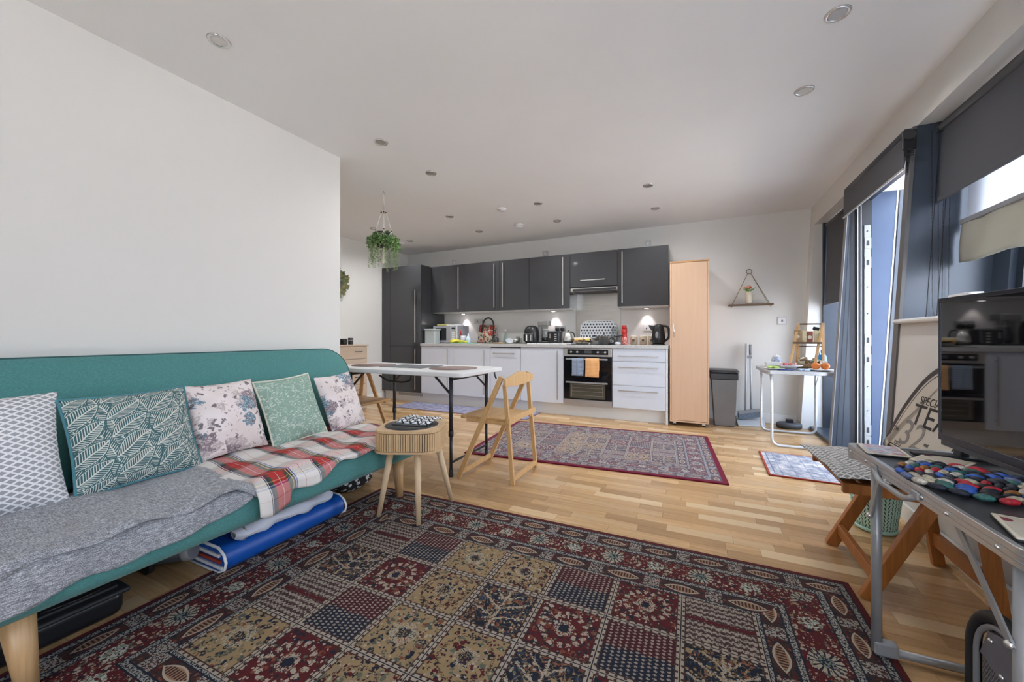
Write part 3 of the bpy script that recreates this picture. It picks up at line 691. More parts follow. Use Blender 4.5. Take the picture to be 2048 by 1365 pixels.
for i, (x0, x1, hx) in enumerate(((-3.822, -3.226, -3.32), (-3.226, -2.620, -2.70))):
    t = thing('base_cupboard', BL[i], 'cupboard', ((x0 + x1) / 2, 5.1, .15), 'white gloss base cupboards')
    obj('body', B().bx(x0 + .001, x1 - .001, FY + .02, 5.4, .15, .871), M_trim, t); d = obj('door', B().bx(x0 + .0015, x1 - .0015, FY, FY + .02, .155, .866), M_gloss_white, t, .0015); vhandle(d, hx, FY, .2, .83)
t = thing('dishwasher_cupboard', 'narrow white built-in dishwasher front with a horizontal handle', 'dishwasher', (-2.38, 5.1, .15))
obj('body', B().bx(-2.617, -2.155, FY + .025, 5.4, .15, .871), M_dgrey, t); d = obj('door', B().bx(-2.615, -2.158, FY, FY + .02, .155, .858), M_gloss_white, t, .0015); hhandle(d, -2.56, -2.23, FY, .785)
t = thing('base_cupboard', 'white base cupboard immediately left of the oven', 'cupboard', (-1.85, 5.1, .15), 'white gloss base cupboards')
obj('body', B().bx(-2.150, -1.545, FY + .02, 5.4, .15, .871), M_trim, t); d = obj('door', B().bx(-2.148, -1.546, FY, FY + .02, .155, .866), M_gloss_white, t, .0015); vhandle(d, -1.62, FY, .2, .83)
t = thing('drawer_unit', 'white three-drawer base unit at the right end of the worktop', 'drawers', (-.62, 5.1, .15))
obj('body', B().bx(-.928, -.322, FY + .02, 5.4, .15, .871), M_trim, t); obj('end_panel', B().bx(-.321, -.299, FY - .002, 5.4, 0, .871), M_plinth, t)
for z0, z1, hz in ((.716, .866, .78), (.428, .712, .645), (.155, .424, .365)):
    d = obj('drawer', B().bx(-.927, -.323, FY, FY + .02, z0, z1), M_gloss_white, t, .0015); hhandle(d, -.855, -.40, FY, hz)
t = thing('built_in_oven', 'stainless and black built-in double oven with towels on its handle', 'oven', (-1.23, 5.1, .15))
obj('body', B().bx(-1.54, -.932, FY + .01, 5.38, .15, .868), M_dgrey, t)
cp = obj('control_panel', B().bx(-1.538, -.933, FY - .012, FY + .01, .765, .866), M_steelplain, t, .002)
obj('control_glass', B().bx(-1.49, -.975, FY - .014, FY - .011, .788, .852), M_blackgloss, cp); obj('display', B().bx(-1.27, -1.18, FY - .0155, FY - .0135, .805, .84), M_dgrey, cp)
for x in (-1.44, -1.36, -1.10, -1.01): obj('knob', B().cyl((x, FY - .012, .82), (x, FY - .034, .82), .014, .012, 14), M_steelplain, cp)
d = obj('upper_door', B().bx(-1.535, -.936, FY - .014, FY + .01, .478, .762), M_blackgloss, t, .002); hb = B().bx(-1.50, -.975, FY - .058, FY - .046, .724, .742)
for x in (-1.47, -1.0): hb.bx(x - .008, x + .008, FY - .05, FY - .012, .727, .739)
obj('handle', hb, M_alu, d)
d = obj('lower_door', B().bx(-1.535, -.936, FY - .014, FY + .01, .225, .474), M_blackgloss, t, .002); hb = B().bx(-1.50, -.975, FY - .058, FY - .046, .432, .45)
for x in (-1.47, -1.0): hb.bx(x - .008, x + .008, FY - .05, FY - .012, .435, .447)
obj('handle', hb, M_alu, d); obj('window', B().bx(-1.455, -1.01, FY - .016, FY - .0135, .24, .425), plain('oven_cavity', (.075, .07, .05), .25), d)
rk = B()
for z in (.275, .325, .37, .41): rk.bx(-1.43, -1.04, FY - .0175, FY - .0155, z, z + .0035)
rk.bx(-1.432, -1.428, FY - .0175, FY - .0155, .255, .42).bx(-1.042, -1.038, FY - .0175, FY - .0155, .255, .42); obj('shelf_rack', rk, M_chrome, d)
obj('bottom_trim', B().bx(-1.538, -.933, FY - .012, FY + .01, .152, .221), M_steelplain, t, .002)
struct('baseboard_kitchen', B().bx(-4.6, -.322, 4.847, 4.865, 0, .149), M_plinth)
t = thing('plinth_vent', 'white louvred vent grille in the plinth below the fridge cupboard', 'vent', (-4.07, 4.845, .07)); obj('frame', B().bx(-4.315, -3.83, 4.838, 4.846, .075, .135), M_trim, t)
for i in range(24): obj('slat', B().bx(-4.305 + i * .02, -4.296 + i * .02, 4.834, 4.839, .084, .126), M_grey, t)
t = thing('kitchen_worktop', 'long light grey speckled worktop over the white base units', 'worktop', (-2.05, 5.1, .872))
obj('slab', B().bx(-3.823, -.295, 4.765, 5.405, .872, .910), M_worktop, t, .003); obj('upstand', B().bx(-3.823, -1.552, 5.39, 5.405, .91, .925), M_worktop, t)
t = thing('steel_splashback', 'brushed steel splashback panel behind the hob', 'splashback', (-1.245, 5.4, .91)); obj('panel', B().bx(-1.552, -.936, 5.396, 5.406, .9105, 1.66), M_splash, t)
t = thing('ceramic_hob', 'black glass hob under the saucepans', 'hob', (-1.235, 5.06, .91)); obj('glass', B().bx(-1.52, -.95, 4.83, 5.34, .9105, .9165), M_blackgloss, t, .002)
for x in (-1.38, -1.09):
    for y in (4.95, 5.2): obj('ring', B().lathe((x, y, .9166), [(.085, 0), (.085, .0006), (.08, .0006), (.08, 0)], 28), M_grey, t)
for x, l in ((-3.39, 'glowing spotlight under the leftmost wall cupboard'), (-1.863, 'small spotlight under the cupboard above the toaster'), (-.59, 'glowing spotlight under the rightmost wall cupboard, above the black kettle')):
    t = thing('cabinet_spotlight', l, 'spotlight', (x, 5.30, 1.388)); obj('housing', B().lathe((0, 0, 0), [(.034, 0), (.034, -.012), (.028, -.012)], 20), M_chrome, t, local=True)
    em = G('spot_lens', .4); em.p.inputs['Emission Color'].default_value = (1, .93, .92, 1); em.p.inputs['Emission Strength'].default_value = 6
    obj('lens', B().lathe((0, 0, 0), [(.028, -.012), (.0001, -.0125)], 20), em.mat, t, local=True)
    l_ = bpy.data.lights.new('cabinet_lamp', 'SPOT'); l_.energy = 2.0; l_.spot_size = radians(74); l_.spot_blend = .35; l_.shadow_soft_size = .02; l_.color = (1, .9, .92)
    lo = bpy.data.objects.new('cabinet_lamp', l_); COL.objects.link(lo); lo.location = (x, 5.335, 1.368); lo.rotation_euler = (radians(4), 0, 0)
for x, l in ((-3.628, 'grey switch plate on the wall above the leftmost wall cupboard'), (-2.023, 'grey switch plate above the middle wall cupboards'), (-.583, 'grey switch plate above the rightmost wall cupboard')):
    t = thing('switch_plate', l, 'switch', (x, 5.4, 2.245), 'switch plates above the wall cupboards'); obj('plate', B().bx(x - .043, x + .043, 5.398, 5.407, 2.205, 2.285), M_alu, t, .002); obj('rocker', B().bx(x - .012, x + .012, 5.394, 5.398, 2.23, 2.26), M_white, t)
def socket(name, x0, x1, z0, z1, label, mat=M_white):
    t = thing(name, label, 'socket', ((x0 + x1) / 2, 5.4, (z0 + z1) / 2)); obj('plate', B().bx(x0, x1, 5.398, 5.407, z0, z1), mat, t, .002)
    for i, xx in enumerate((x0 + (x1 - x0) * .27, x0 + (x1 - x0) * .73)):
        obj('outlet', B().bx(xx - .008, xx + .008, 5.3965, 5.3985, z0 + .02, z0 + .045), M_dgrey, t)
    return t
t = socket('double_socket', -1.875, -1.71, 1.09, 1.175, 'chrome double socket with two black plugs behind the toaster', M_alu)
for x in (-1.83, -1.755): obj('plug', B().lathe((x, 5.398, 1.12), [(.03, 0), (.03, .03), (.02, .045), (.0001, .045)], 14, Matrix(((1, 0, 0), (0, 0, -1), (0, 1, 0)))), M_black, t)
socket('double_socket', -.93, -.83, 1.09, 1.178, 'white socket behind the red flask'); socket('double_socket', -.635, -.505, 1.09, 1.18, 'white double socket left of the black kettle')
t = thing('phone_socket', 'small square brass-edged socket on the wall right of the hanging shelf', 'socket', (.89, 5.4, 1.2)); obj('plate', B().bx(.845, .935, 5.398, 5.407, 1.155, 1.24), M_steelplain, t, .002); obj('insert', B().bx(.853, .927, 5.395, 5.399, 1.163, 1.232), M_white, t); obj('port', B().bx(.88, .9, 5.3935, 5.3955, 1.185, 1.21), M_grey, t)
t = socket('double_switch', -3.24, -3.03, 1.225, 1.30, 'grey double switch panel on the wall behind the tap', M_alu)

# towels over the oven handle
def towel(x0, x1, zf, zb, mat, label, stripe):
    t = thing('tea_towel', label, 'towel', ((x0 + x1) / 2, FY - .05, .745), 'tea towels on the oven handle')
    def fn(u, v):
        L1 = .752 - zf; L2 = .752 - zb; s = v * (L1 + L2); x = x0 + (x1 - x0) * u; w = .004 * sin(u * 9 + v * 2)
        if s < L1: return (x + .004 * sin(v * 5), FY - .066 - .004 + w - .004 * (1 - v), zf + s)
        return (x, FY - .040 + w * .3, .752 - (s - L1))
    obj('cloth', B().grid(fn, 10, 16, x1 - x0, .45), mat, t, solid=.004)
    st = B()
    for i in range(13):
        z = zf + .012 + i * (.735 - zf) / 13.; st.bx(x0 + .003, x1 - .003, FY - .0775, FY - .076, z, z + .004)
    obj('stripes', st, stripe, t, kind='stuff')
towel(-1.415, -1.268, .525, .6, M_bluetowel, 'blue-grey striped tea towel on the left of the oven handle', fabric('pale_blue_thread', (.42, .47, .55)))
towel(-1.245, -1.078, .515, .6, M_orangetowel, 'orange striped tea towel on the right of the oven handle', fabric('pale_orange_thread', (.82, .55, .3)))
# ---------------------------------------------------------------- things on the worktop
WZ = .911
def cupshape(r, h, taper=.9): return [(r * taper * .8, 0), (r * taper, .004), (r, h), (r - .004, h), (r * taper - .004, .008), (.0001, .008)]
def mug(name, label, x, y, r, h, mat, side=1, group=None, cat='mug'):
    t = thing(name, label, cat, (x, y, WZ), group); obj('body', B().lathe((0, 0, 0), cupshape(r, h, .95), 20), mat, t, local=True)
    pts = [(side * (r - .003), 0, h * .8), (side * (r + h * .28), 0, h * .78), (side * (r + h * .28), 0, h * .25), (side * (r - .003), 0, h * .2)]
    obj('handle', B().tube(fillet(pts, .012), .004, 8), mat, t, local=True); return t
t = thing('storage_box', 'translucent grey plastic box with lid in front of the microwave', 'box', (-3.70, 4.905, WZ))
obj('box', B().prism(rrect(.2, .14, .02), 0, .2), M_clearbox, t, .0, local=True); obj('lid', B().prism(rrect(.225, .16, .02), .2, .222), plain('box_lid', (.45, .5, .5), .4), t, .003, local=True); obj('clip', B().bx(-.118, -.106, -.03, .03, .12, .21), M_grey, t, local=True)
t = thing('microwave_oven', 'silver microwave oven at the left end of the worktop', 'microwave', (-3.53, 5.15, WZ))
obj('body', B().bx(-.22, .235, -.16, .17, .01, .272), plain('microwave_silver', (.33, .33, .36), .4, .2), t, .006, local=True); obj('door_window', B().bx(-.17, .03, -.1635, -.159, .05, .235), M_blackgloss, t, .002, local=True)
cp = obj('control_panel', B().bx(.10, .225, -.163, -.159, .03, .26), plain('microwave_front', (.42, .42, .44), .35, .3), t, .001, local=True)
obj('display', B().bx(.13, .195, -.1645, -.1625, .22, .245), M_blackgloss, cp, local=True); obj('door_edge', B().bx(.222, .230, -.165, -.159, .015, .265), M_white, t, local=True)
for i in range(4):
    for j in range(3): obj('button', B().bx(.135 + j * .022, .150 + j * .022, -.1645, -.1625, .07 + i * .03, .087 + i * .03), M_white, cp, local=True)
tag(obj('folded_cloth', B().prism(rrect(.2, .14, .03), 0, .028, c=(-3.62, 5.1, 1.184)), plain('mustard_cloth', (.42, .38, .12), .9), None, .008), 'mustard folded cloth on the microwave', 'cloth')
tag(obj('paper_packet', B().prism(rrect(.24, .16, .01), 0, .018, c=(-3.42, 5.12, 1.184)), M_white, None, .004), 'flat white packet beside the mustard cloth on the microwave', 'packet')
t = mug('cutlery_mug', 'white patterned mug holding red-handled utensils', -3.235, 5.06, .045, .12, plain('patterned_mug', (.6, .6, .62), .4, 0, .5, 60))
t = thing('red_scissors', 'red-handled scissors standing in the patterned mug', 'scissors', (-3.26, 5.07, 1.0))
for a in (-.35, .0): obj('handle', B().tube([(0, 0, -.02), (a * .08 - .02, 0, .07), (a * .1 - .045, 0, .125)], .009, 8), M_red, t, local=True)
t = thing('soap_jug', 'pale blue plastic jug right of the utensil mug', 'jug', (-3.14, 5.05, WZ)); obj('body', B().lathe((0, 0, 0), [(.035, 0), (.043, .02), (.04, .08), (.02, .11), (.012, .115), (.012, .15), (.0001, .155)], 18), plain('pale_blue_plastic', (.52, .62, .7), .35), t, local=True)
t = thing('draining_tray', 'thin mint green drying mat under the yellow gloves', 'mat', (-3.15, 4.95, WZ)); obj('mat', B().prism(rrect(.38, .2, .02), 0, .007), plain('mint', (.25, .5, .36), .6), t, .002, local=True)
t = thing('rubber_gloves', 'crumpled yellow rubber gloves at the worktop edge', 'gloves', (-3.28, 4.93, WZ + .008))
def gl(u, v): a = 2 * pi * u; r = .03 * sin(pi * v) ** .5 * (1 + .3 * sin(3 * a + v * 8)); return (-.14 + v * .28, cos(a) * r * 1.3 + .012 * sin(v * 15), .028 + sin(a) * r * .8)
obj('glove', B().grid(gl, 16, 22), M_yellow, t, local=True); obj('cuff', B().sphere((.16, .02, .018), .03, 10, 6, (1.2, 1, .6)), M_yellow, t, local=True)
t = thing('chopping_board', 'rose-printed square chopping board leaning behind the tap', 'chopping board', (-2.97, 5.31, WZ), rz=0)
def cb(u, v): return (-.158 + .316 * u, .06 * v, .004 + .285 * v)
obj('board', B().grid(cb, 2, 2, .32, .29), M_flowerboard, t, local=True, solid=.012); obj('edge', B().tube([(-.158, 0, .004), (.158, 0, .004), (.158, .06, .289), (-.158, .06, .289)], .005, 6, closed=True), M_white, t, local=True)
t = thing('kitchen_tap', 'dark grey swan-neck kitchen tap at the sink', 'tap', (-2.812, 5.25, WZ))
obj('base', B().lathe((0, 0, 0), [(.03, 0), (.03, .008), (.02, .014), (.02, .09), (.016, .1)], 18), plain('gunmetal', (.05, .05, .055), .3, .6), t, local=True)
arc = [(0, 0, .09), (0, 0, .29)] + [(-.08 + .08 * cos(a), -.03 * sin(a) * 0 - .04 * (1 - cos(a)) * .5, .29 + .1 * sin(a)) for a in [pi * k / 12 for k in range(1, 12)]] + [(-.165, -.045, .27), (-.172, -.05, .215)]
obj('spout', B().tube(arc, .0125, 12), plain('gunmetal_pipe', (.05, .05, .055), .3, .6), t, local=True); obj('spray_head', B().cyl((-.171, -.049, .235), (-.178, -.052, .165), .017, .015), M_black, t, local=True); obj('lever', B().bar((.018, 0, .06), (.07, -.02, .09), .012, .01), M_black, t, local=True)
t = thing('sink', 'stainless sink let into the worktop under the tap', 'sink', (-2.6, 5.05, WZ))
for x0, x1 in ((-2.82, -2.42),): obj('bowl', B().bx(x0, x1, 4.88, 5.2, WZ - .0005, WZ + .001), M_steelplain, t)
obj('drainer', B().bx(-2.41, -2.13, 4.86, 5.22, WZ - .0005, WZ + .003), M_steelplain, t, .001)
for i in range(6): obj('rib', B().bx(-2.38 + i * .045, -2.37 + i * .045, 4.9, 5.18, WZ + .003, WZ + .007), M_steelplain, t)
t = thing('soap_dispenser', 'black soap dispenser right of the tap', 'dispenser', (-2.69, 5.1, WZ)); obj('bottle', B().lathe((0, 0, 0), [(.04, 0), (.042, .01), (.042, .08), (.015, .09), (.012, .1)], 18), M_black, t, local=True); obj('pump', B().tube([(0, 0, .1), (0, 0, .135), (.03, -.02, .135)], .005, 8), M_clear, t, local=True)
t = thing('washing_up_bottle', 'green-based washing-up bottle behind the sink', 'bottle', (-2.58, 5.2, WZ)); obj('body', B().lathe((0, 0, 0), [(.04, 0), (.042, .03), (.035, .09), (.015, .16), (.01, .185), (.0001, .19)], 16, sy=.6), plain('grey_green_plastic', (.2, .27, .24), .3), t, local=True); obj('cap', B().cyl((0, 0, .185), (0, 0, .21), .011), M_white, t, local=True)
t = thing('sponge_board', 'small wooden board lying right of the sink tap', 'board', (-2.57, 4.98, WZ)); obj('board', B().prism(rrect(.17, .12, .02), .004, .02), M_pineseat, t, .003, local=True)
t = thing('white_bowl', 'white bowl tipped on its side on the drainer', 'bowl', (-2.43, 5.02, WZ + .036)); obj('bowl', B().lathe((0, 0, 0), [(.02, -.02), (.04, -.01), (.055, .014), (.052, .014), (.038, -.007), (.0001, -.015)], 24, Euler((.6, .5, 0)).to_matrix()), plain('bowl_white', (.45, .46, .48), .4), t, local=True)
for x, y, l, h in ((-2.34, 5.12, 'clear glass tumbler left of the air fryer', .1), (-2.27, 5.04, 'squat clear glass beside the air fryer', .075)):
    t = thing('drinking_glass', l, 'glass', (x, y, WZ + .006)); obj('glass', B().lathe((0, 0, 0), cupshape(.035, h), 16), M_clear, t, local=True)
t = thing('steel_strainer', 'steel strainer with thin wire handles on the drainer', 'strainer', (-2.39, 5.15, WZ + .008)); obj('bowl', B().lathe((0, 0, 0), [(.03, 0), (.06, .03), (.07, .06), (.067, .06), (.0001, .004)], 18), M_steelplain, t, local=True)
for a in (-.5, .3, .8): obj('wire', B().tube([(0, 0, .05), (a * .06, .01, .12), (a * .12, .02, .145)], .0025, 6), M_steelplain, t, local=True)
t = thing('air_fryer', 'glossy black air fryer with chrome-striped handle', 'air fryer', (-2.115, 5.1, WZ + .012))
obj('body', B().lathe((0, 0, 0), [(.085, 0), (.105, .02), (.112, .1), (.108, .17), (.09, .22), (.05, .245), (.0001, .25)], 28), M_black, t, local=True); obj('basket', B().box((-.01, -.09, .08), (.15, .05, .11)), M_black, t, .015, local=True)
obj('handle', B().bx(-.028, -.006, -.165, -.11, .03, .12), M_steelplain, t, .008, local=True); obj('trim', B().bx(.025, .04, -.122, -.112, .03, .12), M_steelplain, t, .002, local=True); obj('dial', B().cyl((0, -.1, .185), (0, -.112, .185), .022), M_blackm, t, local=True)
t = thing('coffee_maker', 'grey coffee machine with a glass jug beside the air fryer', 'coffee maker', (-1.935, 5.15, WZ + .012))
obj('stand', B().bx(-.09, -.05, -.05, .06, 0, .24), plain('coffee_grey', (.2, .2, .19), .35, .3), t, .006, local=True); obj('head', B().bx(-.09, .07, -.06, .06, .245, .31), plain('coffee_grey2', (.24, .24, .23), .3, .4), t, .008, local=True); obj('base_plate', B().bx(-.09, .08, -.08, .06, 0, .02), M_blackm, t, .004, local=True)
obj('water_tank', B().lathe((.01, 0, .2), [(.035, 0), (.04, .05), (.04, .1), (.036, .1), (.03, .004), (.0001, .004)], 18), M_clear, t, local=True)
j = obj('jug', B().lathe((.015, -.01, .022), [(.045, 0), (.06, .03), (.062, .08), (.045, .14), (.05, .16), (.046, .16), (.04, .14), (.057, .08), (.055, .03), (.0001, .004)], 20), M_clear, t, local=True); obj('coffee', B().lathe((.015, -.01, .026), [(.0001, 0), (.05, .003), (.055, .03), (.056, .055), (.0001, .055)], 18), M_black, j, local=True)
obj('jug_handle', B().tube(fillet([(.07, -.01, .15), (.11, -.01, .15), (.11, -.01, .07), (.075, -.01, .06)], .02), .006, 8), M_white, t, local=True)
t = thing('toaster', 'black toaster with chrome buttons in front of the plugs', 'toaster', (-1.775, 5.12, WZ + .012)); obj('body', B().prism(rrect(.185, .16, .03), .008, .165), M_black, t, .018, local=True)
for y in (-.03, .03): obj('slot', B().bx(-.07, .07, y - .012, y + .012, .163, .1665), M_dgrey, t, local=True)
obj('lever', B().bx(-.05, -.04, -.09, -.08, .07, .13), M_steelplain, t, local=True)
for i in range(4): obj('button', B().bx(.02, .05, -.086, -.08, .03 + .028 * i, .042 + .028 * i), M_steelplain, t, .002, local=True)
t = thing('steel_kettle', 'domed brushed steel kettle left of the hob', 'kettle', (-1.59, 5.13, WZ + .012)); obj('body', B().lathe((0, 0, 0), [(.07, .03), (.072, .05), (.066, .09), (.05, .13), (.028, .155), (.0001, .165)], 24), M_steelplain, t, local=True); obj('base', B().lathe((0, 0, 0), [(.07, 0), (.072, .03), (.0001, .03)], 24), M_black, t, local=True)
obj('handle', B().tube(fillet([(.03, 0, .155), (.075, 0, .15), (.095, 0, .09), (.08, 0, .04)], .03), .008, 10), M_black, t, local=True); obj('knob', B().sphere((0, 0, .17), .012), M_black, t, local=True)
for i, (x0, x1) in enumerate(((-2.12, -1.985), (-1.975, -1.80), (-1.79, -1.63), (-1.62, -1.50))):
    t = thing('appliance_tray', ['white sliding tray under the air fryer', 'white sliding tray under the coffee machine', 'white sliding tray under the toaster', 'white sliding tray under the steel kettle'][i], 'tray', ((x0 + x1) / 2, 5.08, WZ), 'white sliding trays under the appliances')
    obj('tray', B().bx(x0, x1, 4.94, 5.2, WZ, WZ + .011), M_white, t, .003)
# on the hob
HZ = .9175
for x, y, r, l, c in ((-1.405, 5.0, .065, 'cream mug-shaped bowl with an orange band on the hob edge', (.72, .42, .12)), (-1.315, 5.05, .05, 'smaller cream cup with a yellow band right of the orange-banded bowl', (.75, .55, .12))):
    t = thing('painted_bowl', l, 'bowl', (x, y, HZ), 'painted crockery on the hob'); obj('bowl', B().lathe((0, 0, 0), [(r * .5, 0), (r * .85, .025), (r, .085), (r - .004, .085), (.0001, .01)], 22), M_cream, t, local=True)
    obj('band', B().lathe((0, 0, 0), [(r * .87, .028), (r * .98, .07), (r * .985, .07), (r * .875, .028)], 22), plain('painted_band', c, .4), t, local=True); obj('handle', B().tube(fillet([(r * .9, 0, .07), (r * 1.45, 0, .065), (r * 1.4, 0, .02), (r * .8, 0, .02)], .015), .006, 8), M_cream, t, local=True)
t = thing('dotted_tray', 'white tray with dark polka dots standing behind the hob', 'tray', (-1.232, 5.33, HZ)); R = Euler((radians(78), 0, 0)).to_matrix(); b = B(); P = rrect(.5, .32, .1, 7, 0, .16)
o0 = len(b.v); b.prism(P, -.004, .004, R)
for i, (x, y) in enumerate(P + P): b.uv[i] = (x + .3, y)
obj('tray', b, M_dots, t, local=True); obj('rim', B().tube([R @ Vector((x, y, .006)) for x, y in P], .006, 8, closed=True), M_white, t, local=True)
def pan(name, label, x, y, r, h, hx, cat='saucepan', lid=True):
    t = thing(name, label, cat, (x, y, HZ)); obj('body', B().lathe((0, 0, 0), [(r * .95, 0), (r, .006), (r, h), (r + .004, h + .002), (r - .003, h + .002), (r - .004, .008), (.0001, .008)], 28), M_steelplain, t, local=True)
    if lid: obj('lid', B().lathe((0, 0, h), [(r, .002), (r * .8, .014), (.0001, .022)], 24), M_clear, t, local=True); obj('knob', B().lathe((0, 0, h + .018), [(.006, 0), (.006, .012), (.014, .016), (.012, .024), (.0001, .026)], 12), M_black, t, local=True)
    if hx: obj('handle', B().tube([(hx * r, -.0, h * .8), (hx * (r + .05), -.01, h * .95), (hx * (r + .15), -.02, h * 1.15)], [.007, .009, .008], 8), M_black, t, local=True)
    return t
pan('saucepan', 'large steel saucepan with a glass lid in front of the dotted tray', -1.10, 5.12, .1, .1, 1); pan('frying_pan', 'small shallow steel pan at the front of the hob', -1.17, 4.93, .065, .04, -1, 'pan', False)
pan('small_saucepan', 'small black-handled milk pan left of the large saucepan', -1.23, 5.14, .06, .075, 0)
t = thing('wire_trivet', 'black curled wire trivet right of the large saucepan', 'trivet', (-.975, 5.0, HZ)); obj('ring', B().tube([(.035 * cos(a), .0, .045 + .035 * sin(a)) for a in [2 * pi * k / 16 for k in range(16)]], .006, 8, closed=True), M_black, t, local=True); obj('foot', B().bx(-.04, .04, -.03, .03, 0, .01), M_black, t, .003, local=True)
t = thing('glass_mug_tree', 'upright clear handled carafe at the right edge of the dotted tray', 'carafe', (-.985, 5.23, HZ)); obj('body', B().lathe((0, 0, 0), [(.04, 0), (.05, .03), (.045, .12), (.035, .2), (.04, .22), (.037, .22), (.03, .2), (.04, .12), (.0001, .005)], 18), M_clear, t, local=True); obj('handle', B().tube(fillet([(.03, 0, .2), (.075, 0, .17), (.07, 0, .08), (.04, 0, .06)], .03), .006, 8), M_steelplain, t, local=True)
t = thing('red_flask', 'tall red ribbed flask at the right of the hob', 'flask', (-.847, 5.16, WZ)); obj('body', B().lathe((0, 0, 0), [(.034, 0), (.036, .01), (.036, .06), (.033, .065), (.036, .07), (.036, .13), (.033, .135), (.036, .14), (.036, .19), (.03, .2)], 20), M_red, t, local=True); obj('cap', B().lathe((0, 0, .2), [(.031, 0), (.031, .045), (.027, .05), (.0001, .05)], 20), M_red, t, local=True)
mug('red_mug', 'red and white mug in front of the red flask', -.815, 5.03, .036, .095, plain('red_white_pattern', (.62, .2, .18), .4, 0, .8, 50))
t = thing('crumpled_paper', 'small crumpled white and blue wrapper left of the red mug', 'wrapper', (-.9, 4.98, WZ)); obj('paper', B().sphere((0, 0, .018), .022, 8, 5, (1.9, 1, .8)), plain('wrapper', (.62, .66, .75), .5, 0, .3, 60), t, local=True)
M_jar = plain('beige_stoneware', (.40, .31, .22), .5); M_jarp = plain('jar_print', (.06, .05, .04), .6)
for x, l in ((-.724, 'leftmost of the three beige printed canisters by the black kettle'), (-.609, 'middle beige printed canister'), (-.507, 'beige printed canister partly hidden by the black kettle')):
    t = thing('canister', l, 'canister', (x, 5.14, WZ), 'beige canisters'); obj('body', B().lathe((0, 0, 0), [(.042, 0), (.044, .004), (.045, .095), (.04, .1), (.0001, .1)], 22), M_jar, t, local=True); obj('lid', B().lathe((0, 0, .1), [(.043, 0), (.043, .01), (.03, .014), (.008, .014), (.008, .024), (.0001, .025)], 20), M_cream, t, local=True)
    obj('print', B().bx(-.014, .014, -.0462, -.0445, .045, .07).bx(-.02, .02, -.0455, -.0442, .035, .039), M_jarp, t, local=True)
t = thing('black_kettle', 'glossy black jug kettle at the right end of the worktop', 'kettle', (-.42, 5.02, WZ))
obj('body', B().lathe((0, 0, 0), [(.065, .012), (.075, .03), (.078, .1), (.07, .17), (.058, .22), (.052, .235), (.03, .25), (.0001, .252)], 28), M_black, t, local=True); obj('base', B().lathe((0, 0, 0), [(.08, 0), (.08, .012), (.0001, .013)], 24), M_blackm, t, local=True)
obj('spout', B().prism([(-.05, .235), (-.115, .245), (-.105, .215), (-.06, .15)], -.018, .018, Matrix(((1, 0, 0), (0, 0, -1), (0, 1, 0)))), M_black, t, .005, local=True)
obj('handle', B().tube(fillet([(.03, 0, .235), (.115, 0, .225), (.12, 0, .09), (.07, 0, .045)], .06), [.014] * 14, 10), M_black, t, local=True); obj('water_gauge', B().sphere((-.012, -.072, .12), .03, 14, 8, (.6, .25, 1.5)), M_grey, t, local=True)

# ---------------------------------------------------------------- tall beech cupboard on castors
t = thing('larder_cupboard', 'tall narrow beech-effect cupboard on castors right of the kitchen', 'cupboard', (-.08, 5.08, 0))
x0, x1, y0, y1 = -.279, .122, 4.79, 5.37
obj('side_panel', B().bx(x0, x0 + .016, y0, y1, .062, 1.85), M_beech, t, .001); obj('side_panel', B().bx(x1 - .016, x1, y0, y1, .062, 1.85), M_beech, t, .001)
obj('top_panel', B().bx(x0, x1, y0 - .004, y1, 1.851, 1.869), M_beechedge, t, .001); obj('bottom_panel', B().bx(x0, x1, y0 - .004, y1, .045, .061), M_beech, t, .001); obj('back_panel', B().bx(x0, x1, y1, y1 + .008, .062, 1.85), M_beech, t)
d = obj('door', B().bx(x0 + .018, x1 - .018, y0 - .003, y0 + .013, .066, 1.847), M_beech, t, .001); b = B().cyl((-.235, y0 - .03, 1.01), (-.235, y0 - .03, 1.16), .005)
for z in (1.03, 1.14): b.cyl((-.235, y0 - .03, z), (-.235, y0, z), .004, n=8)
obj('handle', b, M_chrome, d)
for x in (x0 + .05, x1 - .05):
    for y in (y0 + .05, y1 - .05):
        c = obj('castor', B().cyl((x - .012, y, .02), (x + .012, y, .02), .02), M_blackm, t); obj('fork', B().bx(x - .02, x + .014, y - .02, y + .012, .018, .045), M_white, c, .004)
# ---------------------------------------------------------------- bin, dustpan set
t = thing('waste_bin', 'tall steel waste bin with black swing lid beside the beech cupboard', 'bin', (.275, 5.12, 0))
obj('body', B().add([(.182, 4.98, 0), (.382, 4.98, 0), (.382, 5.25, 0), (.182, 5.25, 0), (.147, 4.965, .53), (.41, 4.965, .53), (.41, 5.27, .53), (.147, 5.27, .53)], [(3, 2, 1, 0), (4, 5, 6, 7), (0, 1, 5, 4), (1, 2, 6, 5), (2, 3, 7, 6), (3, 0, 4, 7)]), plain('bin_steel', (.16, .155, .15), .32, .7, .05, 6), t, .01)
obj('rim', B().bx(.135, .42, 4.955, 5.28, .525, .60), M_black, t, .012); obj('lid', B().prism(rrect(.30, .33, .03), .60, .635, c=(.277, 5.118, 0)), M_black, t, .012); obj('hinge', B().cyl((.14, 5.26, .6), (.41, 5.26, .6), .012), M_blackm, t)
t = thing('long_dustpan', 'grey long-handled dustpan leaning by the bin', 'dustpan', (.53, 5.25, 0))
obj('pan', B().add([(.42, 5.06, .002), (.69, 5.10, .002), (.69, 5.30, .002), (.42, 5.30, .002), (.42, 5.06, .014), (.69, 5.10, .014), (.70, 5.31, .08), (.41, 5.31, .08)], [(3, 2, 1, 0), (4, 5, 6, 7), (0, 1, 5, 4), (1, 2, 6, 5), (2, 3, 7, 6), (3, 0, 4, 7)]), plain('pale_grey_plastic', (.48, .49, .5), .5), t, .006)
